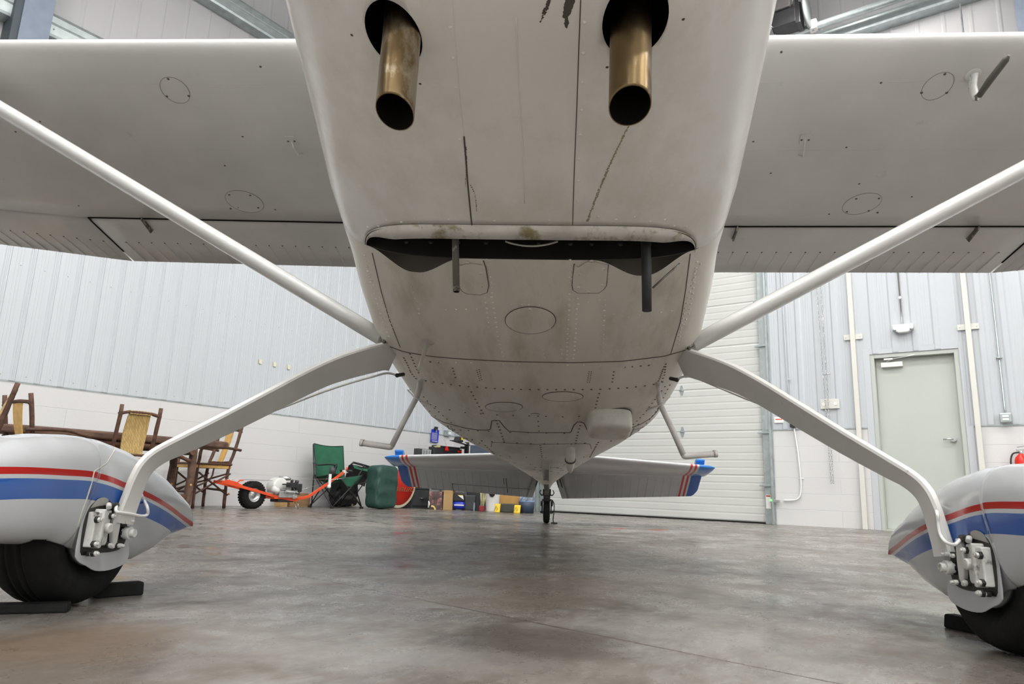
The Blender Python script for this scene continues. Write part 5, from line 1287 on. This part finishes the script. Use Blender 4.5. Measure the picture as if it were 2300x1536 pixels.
# filing cabinet and the row of boxes
def Lz(px, py, off): s, z = onL(px, py, off); return s, z
fc = ht('filing_cabinet', 'black two drawer filing cabinet between the red sign and the boxes', 'cabinet', 6.72, 6.80)
q = MB(); q.box((-.19,-.22,0), (.19,.22,.60)); q.build('body', M['charcoal'], fc, bevel=.004)
for z0, z1 in ((.04,.27),(.29,.55)):
    q = MB(); q.box((-.175,-.235,z0), (.175,-.221,z1)); dr = q.build('drawer', M['charcoal'], fc, bevel=.003)
    q = MB(); q.lathe([(0,-.006),(.045,-.002),(.045,.002),(0,.006)], (0,-.238,(z0+z1)/2), (0,0,1), 20); q.build('handle', M['chrome'], dr)
def bx(name, lab, cat, px0, px1, pyb, pyt, y, depth, m, rz=0, bev=.004, z0=0, extra=None):
    """a box standing on the floor at world depth y, spanning the given picture columns"""
    P0 = onY(px0, pyb, y); P1 = onY(px1, pyb, y); T_ = onY((px0+px1)/2, pyt, y)
    r = thing(name, lab, cat, ((P0.x+P1.x)/2, y, z0), rz); wv = abs(P1.x-P0.x)
    q = MB(); q.box((-wv/2, 0, 0), (wv/2, depth, T_.z-z0)); q.build('body', m, r, bevel=bev); r['w'] = wv; r['h'] = T_.z-z0
    return r, wv, T_.z-z0
YR = 8.95
bx('printed_box', 'dark printed carton with a picture on its front, left of the cardboard box', 'box', 962, 992, 1144, 1104, YR, .25, [M['photo']][0])
bx('storage_tote', 'charcoal plastic tote right beside the cardboard box', 'box', 992.3, 994.2, 1144, 1112, YR+.02, .25, M['charcoal'])
bx('cardboard_box', 'plain brown cardboard box standing under the black tray', 'box', 994.5, 1015, 1145, 1101, YR, .28, M['cardboard'], bev=.003)
r_, w_, h_ = bx('black_tray', 'black tray with a small white label on top of the cardboard box', 'box', 966, 1019, 1145, 1092, YR-.0, .27, M['black'], z0=onY(1005, 1101, YR).z+.002)
q = MB(); q.box((w_/2-.035,-.003,.02), (w_/2-.008,-.0005,.05)); q.build('label', M['label'], r_)
# steel leg of the bench standing in front of the boxes, bench above
bn = ht('workbench', 'dark workbench carrying the cases, on thin steel legs behind the boxes', 'bench', 7.35, 6.98)
q = MB(); q.box((-.62,-.33,.74), (.62,.30,.78)); q.build('benchtop', M['charcoal'], bn)
for x, y in ((-.40,-.30),(.56,-.30),(-.58,.26),(.58,.26)):
    q = MB(); q.box((x-.013,y-.013,0), (x+.013,y+.013,.74)); q.build('leg', M['grey'], bn)
# yellow rag by the cabinet
P = onY(968, 1143, YR-.08); r = thing('rag', 'crumpled pale yellow and white rag at the foot of the printed carton', 'cloth', (P.x, P.y, 0)); q = MB(); rows = []
for i in range(9):
    th = pi*i/16; rows.append([((.045+.012*sin(5*2*pi*j/20))*sin(th)*1.2, (.03+.01*cos(3*2*pi*j/20))*sin(th), .05*cos(th)*(1+.3*sin(4*2*pi*j/20))*1) for j in range(20)])
q.grid(rows, 0, True, close=True); q.build('cloth', M['yellow'], r); bpy.data.objects['cloth'].data.materials[0] = mat('pale_yellow_cloth', (.72,.62,.22), .8)
P = onY(963.5, 1137, YR-.05); q = MB(); q.tube([P+Vector((-.01,0,-.02)), P+Vector((.0,.0,.04)), P+Vector((-.01,0,.08))], [.012,.015,.007], 9); o = q.build('white_rag', M['label']); tag(o, 'white cloth hanging beside the black filing cabinet', 'cloth')
# compressor
cp = onY(1030, 1144, YR+.1); r = thing('air_compressor', 'small air compressor with blue tank and black shroud', 'compressor', (cp.x, cp.y, 0)); r.scale = (.70, .8, .9)
q = MB(); q.lathe([(0,-.135),(.035,-.13),(.065,-.10),(.072,-.05),(.072,.05),(.065,.10),(.035,.13),(0,.135)], (0,0,.085), (1,0,0), 28); t_ = q.build('tank', M['tankblue'], r)
q = MB(); q.box((-.09,-.075,.075), (.12,-.068,.095)); q.build('white_stripe', M['label'], t_)
q = MB(); q.prism([(-.125,-.06,.145),(.125,-.06,.145),(.115,-.06,.23),(.08,-.06,.285),(.0,-.06,.30),(-.10,-.06,.29),(-.125,-.06,.25)], (0,.16,0)); sh = q.build('shroud', M['black'], r, bevel=.015)
q = MB(); q.prism([(-.02,-.064,.245),(.09,-.064,.245),(.11,-.064,.175)], (0,.003,0)); q.build('decal', M['offwhite'], sh); q = MB(); q.prism([(-.03,-.0655,.25),(.09,-.0655,.25),(.09,-.0655,.242),(-.015,-.0655,.242)], (0,.003,0)); q.build('decal_stripe', M['yellow'], sh)
q = MB(); 
for x in (-.09,.09): q.box((x-.02,-.05,0), (x+.02,.05,.03))
q.build('foot', M['rubber'], r)
# dark bins behind
for i, (a, b, t_, y, m, lab) in enumerate(((1042,1068,1112,YR+.15,'charcoal','dark grey waste bin beside the air compressor'), (1046,1075,1090,YR+.6,'black','tall black crate behind the dark grey bin'))):
    bx('storage_bin' if i == 0 else 'black_crate', lab, 'box', a, b, 1143, t_, y, .24, M[m], bev=.012)
P = onY(1065, 1142, YR+.1); q = MB(); q.box((P.x-.012, P.y-.01, 0), (P.x+.012, P.y+.02, .12)); o = q.build('spray_can', M['netgrey']); tag(o, 'slim pale canister in front of the dark grey bin', 'can')
r_, w_, h_ = bx('equipment_case', 'tall black case with white lettering down its edge', 'case', 1068, 1083, 1144, 1096, YR+.12, .2, M['black'])
q = MB(); q.box((w_/2-.030,-.003,.04), (w_/2-.014,-.0005,h_-.02)); 
o = q.build('white_marking', M['label'], r_)
# straw broom head hung upside down and red base
P = onY(1083, 1143, YR+.02); r = thing('broom', 'straw broom with pale bristles standing bristles up in a red holder', 'broom', (P.x, P.y, 0))
q = MB()
for k in range(26):
    a = random.uniform(-.05,.05); q.tube([(a*.4, random.uniform(-.02,.02), .07), (a*.9+.01, random.uniform(-.03,.03), .2), (a*1.3+.02, random.uniform(-.035,.035), .36+random.uniform(-.03,.02))], .005, 5)
q.build('bristles', M['rope'], r)['kind'] = 'stuff'
q = MB(); q.box((-.045,-.04,0), (.035,.04,.08)); q.build('holder', mat('dark_red_plastic', (.22,.012,.012), .5), r, bevel=.01)
# bucket with a black bag
P = onY(1105, 1146, YR-.05); r = thing('bucket', 'white plastic bucket with a rim, beside the straw broom', 'bucket', (P.x, P.y+.1, 0))
q = MB(); q.lathe([(0,0),(.098,0),(.100,.01),(.118,.24),(.124,.25),(.126,.29),(.130,.29),(.130,.30),(.120,.30),(.112,.25),(.09,.02),(0,.02)], (0,0,0), (0,0,1), 40); q.build('body', M['bucket'], r)
q = MB(); q.sphere((-.005,-.13,.27), .045, 16, 0, (1,.6,1.25)); q.tube([(.0,-.12,.33),(.01,-.05,.35)], .02, 8); o = q.build('plastic_bag', M['black']); o.location = r.location; tag(o, 'knotted black plastic bag hanging over the rim of the white bucket', 'bag')
# plywood sheet standing in a dark bin, with yellow blocks each side
bx('plywood_board', 'brown plywood board standing upright in the low dark bin', 'board', 1122, 1167, 1140, 1104, YR+.0, .03, M['plywood'], z0=.05, bev=.002)
r_, w_, h_ = bx('low_bin', 'low dark olive bin holding the plywood board', 'bin', 1123, 1156, 1148, 1131, YR-.12, .32, mat('olive_plastic', (.05,.05,.035), .5), bev=.01)
for a, b, pt, pb, lab in ((1110,1122.5,1131,1147,'yellow plastic wheel chock left of the olive bin'), (1153.5,1168,1134,1150,'yellow plastic wheel chock right of the olive bin')):
    P0, P1 = onY(a, pb, YR-.25), onY(b, pb, YR-.25); T_ = onY(a, pt, YR-.25); r = thing('wheel_chock', lab, 'wheel chock', ((P0.x+P1.x)/2, YR-.25, 0)); wv = P1.x-P0.x; hh = T_.z
    q = MB(); q.prism([(-wv/2,-.03,0),(-wv/2,.05,0),(-wv/2+.01,.03,hh),(-wv/2+.01,-.012,hh)], (wv,0,0)); q.build('block', M['yellow'], r, bevel=.008); q = MB(); q.tube([(-wv*.5,-.03,.02),(-.01,-.036,hh*.75),(wv*.1,-.036,hh*.4),(0,-.036,hh*.25)], .0025, 6); q.build('cord', M['black'], r)
# blue framed net basket in a tub
P = onY(1182, 1150, YR-.2); r = thing('landing_net', 'light blue triangular net frame standing in a dark blue tub', 'net', (P.x, P.y, 0))
q = MB(); q.lathe([(0,0),(.105,0),(.115,.10),(.12,.165),(.112,.165),(.10,.01),(0,.01)], (0,.1,0), (0,0,1), 36); q.build('tub', M['darkblue'], r)
q = MB(); q.tube([(-.115,.08,.16),(-.06,.09,.24),(.035,.1,.395),(.05,.1,.41)], .011, 8); q.tube([(.04,.1,.40),(.09,.1,.30),(.12,.1,.17)], .004, 6); q.tube([(-.11,.08,.165),(.11,.08,.165)], .008, 8); q.tube([(.03,.1,.38),(.02,.06,.25),(-.01,.04,.17)], .006, 6); q.build('net_frame', M['lightblue'], r)
q = MB(); q.grid([[(-.10,.09,.17),(.11,.11,.17)],[(-.04,.09,.25),(.10,.11,.26)],[(.02,.1,.34),(.07,.1,.34)],[(.04,.1,.40),(.045,.1,.40)]], 0, True); q.build('netting', M['netgrey'], r)

# cases on the bench
def onbench(name, lab, cat, px0, px1, pyt, off, depth, m, zb=.78, bev=.008):
    s0, _ = onL(px0, 1020, off); s1, _ = onL(px1, 1020, off); _, zt = onL((px0+px1)/2, pyt, off)
    r = ht(name, lab, cat, (s0+s1)/2, LW-off, zb); q = MB(); q.box((-(s1-s0)/2,0,0), ((s1-s0)/2,depth,zt-zb)); q.build('body', m, r, bevel=bev); return r, s1-s0, zt-zb
r_, w_, h_ = onbench('parts_case', 'black case with a clear grey window on the left end of the bench', 'case', 939, 969, 1008, .50, .10, M['charcoal'])
q = MB(); q.box((-w_/2+.09,-.006,.03), (w_/2-.02,-.001,h_-.015)); wd_ = q.build('window', M['grey'], r_); q = MB()
for k in range(4): q.box((-w_/2+.09+k*(w_-.115)/3-.003,-.010,.025), (-w_/2+.09+k*(w_-.115)/3+.003,-.006,h_-.01))
q.box((-w_/2+.085,-.010,.02), (w_/2-.02,-.006,.028)); q.box((-w_/2+.085,-.010,h_-.018), (w_/2-.02,-.006,h_-.010)); q.build('window_trim', M['label'], wd_)
r_, w_, h_ = onbench('tool_box', 'wide black tool box with red latches in the middle of the bench', 'toolbox', 974, 1037, 1006, .55, .12, M['toolbox'])
q = MB(); q.box((-w_/2+.05,-.0,h_), (w_/2-.03,.11,h_+.03)); q.build('lid', M['toolbox'], r_, bevel=.02)
for a, b, zz in ((.38,.50,.75),(.84,.98,.70)):
    q = MB(); q.box((-w_/2+w_*a,-.012,h_*zz), (-w_/2+w_*b,-.001,h_*zz+.035)); q.build('latch', M['extred'], r_, bevel=.004)
q = MB(); q.prism([(-w_/2+.02,-.003,h_-.01),(-w_/2+.15,-.003,h_-.0),(-w_/2+.16,-.003,h_+.035),(-w_/2+.08,-.003,h_+.032)], (0,.05,0)); q.build('pale_handle', M['wood'], r_); bpy.data.objects['pale_handle'].data.materials[0] = M['rope']
# red tag hanging on a wire in front of the wall
s_, z_ = onL(998, 1004, .55); r = ht('warning_tag', 'red tag hanging on a thin wire above the tool box', 'tag', s_, LW-.60, z_-.02)
q = MB(); q.prism([(-.03,0,-.035),(.03,0,-.035),(.045,0,.03),(-.015,0,.035)], (0,.004,0)); q.build('tag_plate', M['extred'], r); q = MB(); q.tube([(0,0,.03),(.24,.25,.12),(.50,.52,.20)], .002, 5); q.build('wire', M['grey'], r)
# vise stand: a dark stand with flat plate
s_, z_ = onL(1035, 1000, .62); r = ht('monitor_arm', 'black stand with a flat tilted plate on the right end of the bench', 'stand', s_+.03, LW-.62, .781)
zt = z_-.78
q = MB(); q.box((.10,-.03,0), (.16,.03,.32)); q.box((-.02,-.02,.20), (.13,.02,.24)); q.build('post', M['black'], r, bevel=.006)
q = MB(); q.prism([(-.36,-.1,.312),(-.35,-.1,.32),(.10,-.1,.272),(.10,-.1,.26)], (0,.08,0)); q.build('plate', M['black'], r); q = MB(); q.prism([(-.14,-.104,.298),(-.10,-.104,.302),(.0,-.104,.288),(-.02,-.104,.276)], (0,.004,0)); q.build('white_sheet', M['label'], r)
q = MB(); q.prism([(-.17,-.04,.315),(-.01,-.04,.30),(-.03,-.04,.39),(-.13,-.04,.395)], (0,.1,0)); o = q.build('top_grip', M['black'], r, bevel=.01); q = MB(); q.box((-.08,-.045,.345), (-.03,-.041,.385)); q.build('yellow_mark', M['yellow'], o)
bx('grey_cabinet', 'tall dark blue grey cabinet in the corner behind the bench and the fuselage', 'cabinet', 1050, 1092, 1143, 1000, 9.95, .3, M['darkblue'])

# blue sheet with a clip, junction box and cord on the left wall
s_, z_ = onL(974, 978, 0); r = ht('clipboard_sheet', 'blue printed sheet held by a black clip on the left wall', 'sheet', s_, LW-.024, z_)
q = MB(); q.add([(-.095,-.004,.105),(-.0,-.001,.105),(.105,-.006,.10),(.085,-.012,-.12),(-.0,-.004,-.12),(-.105,-.006,-.118)], [(0,1,4,5),(1,2,3,4)], 0); sh = q.build('paper', M['paperblue'], r); sh.modifiers.new('s','SOLIDIFY').thickness = .002
q = MB()
for k in range(7): q.box((-.085+.0*k,-.0115,.035-.018*k), (.055,-.0085,.041-.018*k))
q.box((-.075,-.0125,-.105), (.065,-.0095,-.093)); q.build('print_lines', M['label'], sh)
q = MB(); q.box((-.035,-.03,.09), (.045,-.0,.135)); q.cyl((-.03,-.02,.14), (.045,-.02,.14), .014, 10); q.build('clip', M['black'], r, bevel=.006); q = MB(); q.prism([(.0,-.033,.12),(-.015,-.033,.05),(.022,-.033,.05)], (0,.003,0)); q.build('clip_lever', M['chrome'], r)
s_, z_ = onL(997, 970, 0); r = ht('junction_box', 'small grey junction box with a cord on the left wall beside the blue sheet', 'outlet', s_+.04, LW-.045, z_-.02); q = MB(); q.box((-.06,0,-.05), (.09,.03,.05)); q.build('box', M['galv'], r, bevel=.006); q = MB(); q.box((.03,-.02,-.02), (.09,.0,.03)); q.build('plug', M['offwhite'], r)
s_, z_ = onL(940, 1000, 0); r = ht('wall_cord', 'thin white cord hanging down the left wall left of the blue sheet', 'cord', s_, LW-.008, .85); q = MB(); q.tube([(0,0,0),(-.005,0,.3),(0,-.01,.6)], .0035, 6); q.build('cord', M['offwhite'], r)
for px_ in (583, 615, 647):
    s_, z_ = onL(px_, 812+(px_-583)*.2, 0); q = MB(); q.box((-.022,-.022,-.03), (.022,-.0185,.03)); o = q.build('tape_patch', M['cream']); o.location = HG(s_, LW-.002, z_); o.rotation_euler = (0,0,PSI)
    bpy.data.objects[o.name].data.materials[0] = mat('aged_tape', (.72,.68,.50), .5)
    tag(o, {583:'leftmost', 615:'middle', 647:'rightmost'}[px_]+' of the three yellowed tape patches on the left wall panels', 'tape', 'tape patches on the left wall')

# ------------------------------------------------------------------ things on the right wall (frame: x out of the room, y along the wall)
def rt(name, lab, cat, t, z, off=0, group=None): return thing(name, lab, cat, HG(RW-off, t, z), PSI, group)
r = rt('emergency_light', 'white emergency light unit on the wall above the man door', 'light', .02, 2.46, .03)
q = MB(); q.prism([(0,-.115,.045),(0,.115,.045),(0,.112,-.02),(0,.075,-.045),(0,.05,-.06),(0,-.05,-.06),(0,-.075,-.045),(0,-.112,-.02)], (-.07,0,0)); q.build('housing', M['offwhite'], r, bevel=.012)
for y in (-.092, .092):
    q = MB(); q.lathe([(0,-.004),(.022,-.004),(.026,.008),(.018,.03),(0,.03)], (-.06,y,-.035), (.5,0,1), 16); q.build('lamp_head', M['galv'], r)
r = rt('conduit', 'thin steel conduit running up from the emergency light', 'conduit', .03, 2.5, .03); q = MB(); q.tube([(0,0,0),(0,.005,3.6)], .010, 8); q.cyl((-.014,0,.36), (.01,0,.36), .018, 8); q.build('pipe', M['chrome'], r)
r = rt('conduit', 'steel conduit with a switch box at its foot, right of the man door', 'conduit', -.925, 1.27, .03)
q = MB(); q.tube([(-.03,0,.09),(-.0,0,.16),(0,0,5.4)], .0105, 8); q.cyl((-.013,-.03,.74), (-.013,.03,.74), .014, 8); q.build('pipe', M['galv'], r)
q = MB(); q.box((-.055,-.058,-.01), (0,.058,.10)); sb = q.build('switch_box', M['galv'], r, bevel=.012)
q = MB(); 
for z_ in (.028,.062): q.box((-.060,-.03,z_-.011), (-.054,.03,z_+.011)); q.cyl((-.060,0,z_), (-.064,0,z_), .008, 8)
q.build('switch', M['offwhite'], sb)
r = rt('push_button_box', 'black push button box with a red and a green button beside the overhead door', 'switch', 1.392, 1.26, .025)
q = MB(); q.box((-.05,-.036,-.0), (0,.036,.165)); q.build('box', M['black'], r, bevel=.008)
for z_, m in ((.05,'extred'),(.11,'ledgreen')):
    q = MB(); q.cyl((-.05,0,z_), (-.06,0,z_), .018, 14); q.build('button', M[m] if m != 'ledgreen' else mat('button_green', (.02,.16,.10), .4), r)
r = rt('conduit', 'white bent conduit from the push button box down to the door sensor', 'conduit', 1.392, 0, .014)
q = MB(); pts = [(-.012,-.005,1.26),(-.012,-.04,.95),(-.012,-.058,.6),(-.012,-.055,.46),(-.012,-.035,.37),(-.012,.02,.325),(-.012,.17,.315)]; q.tube(catmull([Vector(p) for p in pts], 4), .010, 8); q.cyl((-.02,-.035,.60), (-.0,-.10,.60), .006, 8); q.build('pipe', M['offwhite'], r)
r = rt('conduit', 'thin conduit coming down to the push button box', 'conduit', 1.42, 1.43, .04); q = MB(); q.tube([(0,0,0),(0,.02,.5),(0,.06,4.2)], .008, 8); q.box((-.01,-.035,.47), (.0,.02,.49)); q.build('pipe', M['liner2'], r)
r = rt('door_sensor', 'small door sensor with a green light at the foot of the door track', 'sensor', 1.62, .30, .07); q = MB(); q.box((-.02,-.02,-.02), (.03,.10,.02)); q.build('bracket', M['chrome'], r, bevel=.004); q = MB(); q.sphere((-.03,.085,.012), .014, 10); q.build('green_light', M['ledgreen'], r)
r = rt('warning_label', 'small white label with red printing left of the push button box', 'label', 1.575, 1.37, .027); q = MB(); q.box((-.001,-.06,-.04), (0,.06,.04)); p_ = q.build('plate', M['offwhite'], r); q = MB(); q.box((-.0022,-.045,.0), (-.0012,.045,.012)); q.build('red_print', M['orange'], p_)
r = rt('outlet_plate', 'double white outlet plate on the wall behind the hoist chain', 'outlet', .925, 1.555, .03); q = MB(); q.box((-.012,-.115,-.062), (0,.115,.062)); p_ = q.build('plate', M['cream'], r, bevel=.003); q = MB(); q.cyl((-.012,-.07,.0), (-.017,-.07,.0), .022, 12); q.cyl((-.012,.07,.0), (-.017,.07,.0), .022, 12); q.build('socket', M['offwhite'], p_)
# door operator with hoist chain
r = rt('door_operator', 'grey and black motor operator for the overhead door, high on the wall', 'motor', 1.02, 6.88, .20)
q = MB(); q.box((-.32,.02,.28), (-.06,.30,.95)); q.build('control_box', mat('operator_grey', (.16,.15,.15), .5), r, bevel=.02)
q = MB(); q.box((-.325,.08,.50), (-.3205,.22,.56)); q.build('label', M['label'], r); q = MB(); q.box((-.325,.10,.64), (-.3205,.22,.67)); q.build('red_label', M['extred'], r)
q = MB(); q.box((-.30,-.04,.02), (-.05,.28,.26)); q.cyl((-.17,-.02,.12), (-.17,.30,.12), .10, 20); q.box((-.30,-.10,-.02), (-.06,-.03,.36)); q.build('motor', M['black'], r, bevel=.01)
q = MB(); q.lathe([(0,-.02),(.22,-.02),(.24,0),(.22,.02),(0,.02)], (-.14,-.16,.22), (0,1,0), 36); q.build('chain_wheel', M['grey'], r)
q = MB(); q.tube([(-.30,.30,.1),(-.30,.34,.5),(-.25,.33,.75)], .012, 8); q.sphere((-.30,.31,.05), .035, 10); q.tube([(-.30,-.1,.30),(-.3,-.05,.62),(-.28,.0,.30)], .012, 8); q.build('cable', M['chrome'], r)
r = rt('torsion_shaft', 'galvanised shaft running above the overhead door', 'shaft', 0, 6.96, .14)
q = MB(); q.cyl((0,-1.2,0), (0,5.6,0), .05, 20); q.build('tube', M['galv'], r); q = MB(); q.box((-.06,.77,-.06), (.06,.88,.09)); q.build('bearing', M['cast'], r, bevel=.01)
r = rt('hoist_chain', 'double hoist chain hanging from the door operator over the outlet plate', 'chain', .94, 0, .09)
def chainmb(y0, x, z0, z1, dy=0):
    q = MB(); z = z0; k = 0
    while z < z1:
        u = (z-z0)/(z1-z0); y = y0+dy*u; a = Vector((1,0,0)) if k % 2 else Vector((0,1,0))
        lp = [Vector((x,y,z))+a*(.009*cos(2*pi*j/10))+Vector((0,0,.021*sin(2*pi*j/10))) for j in range(11)]
        q.tube(lp, .0026, 4, 0, False); z += .034; k += 1
    return q
chainmb(-.012, 0, .56, 6.9, .03).build('chain_run', M['chrome'], r); chainmb(.014, .01, .56, 6.9, .10).build('chain_run', M['chrome'], r)
q = MB(); q.cyl((-.02,-.06,2.0-.31+.24), (0,.02,2.0-.31+.24), .006, 6); q.build('chain_keeper', M['chrome'], r)
# fire extinguisher
r = rt('fire_extinguisher', 'red fire extinguisher with yellow tag hanging at the right photo edge', 'fire extinguisher', -1.03, .50, .11)
q = MB(); q.lathe([(0,0),(.06,0),(.068,.02),(.068,.33),(.06,.365),(.035,.395),(.022,.41),(0,.41)], (0,0,0), (0,0,1), 32); q.build('cylinder', M['extred'], r)
q = MB(); q.cyl((0,0,.40), (0,0,.44), .022, 16); q.prism([(0,.04,.44),(0,-.09,.455),(0,-.09,.47),(0,.045,.462)], (.02,0,0)); q.prism([(0,.03,.475),(0,-.10,.50),(0,-.10,.515),(0,.035,.49)], (.02,0,0)); q.build('valve_handle', M['chrome'], r, bevel=.003)
q = MB(); q.tube(catmull([Vector(p) for p in [(0,.02,.425),(0,.075,.41),(0,.10,.34),(0,.10,.25),(0,.085,.16),(0,.08,.08)]], 4), .009, 10); q.build('hose', M['hose'], r)
q = MB(); q.prism([(-.072,-.02,.40),(-.072,-.065,.40),(-.075,-.07,.25),(-.075,-.035,.24)], (.003,0,0)); q.build('tag', M['yellow'], r); q = MB(); q.lathe([(.0690,.10),(.0692,.10),(.0692,.25),(.069,.25)], (0,0,0), (0,0,1), 32); q.build('label', M['cream'], r)
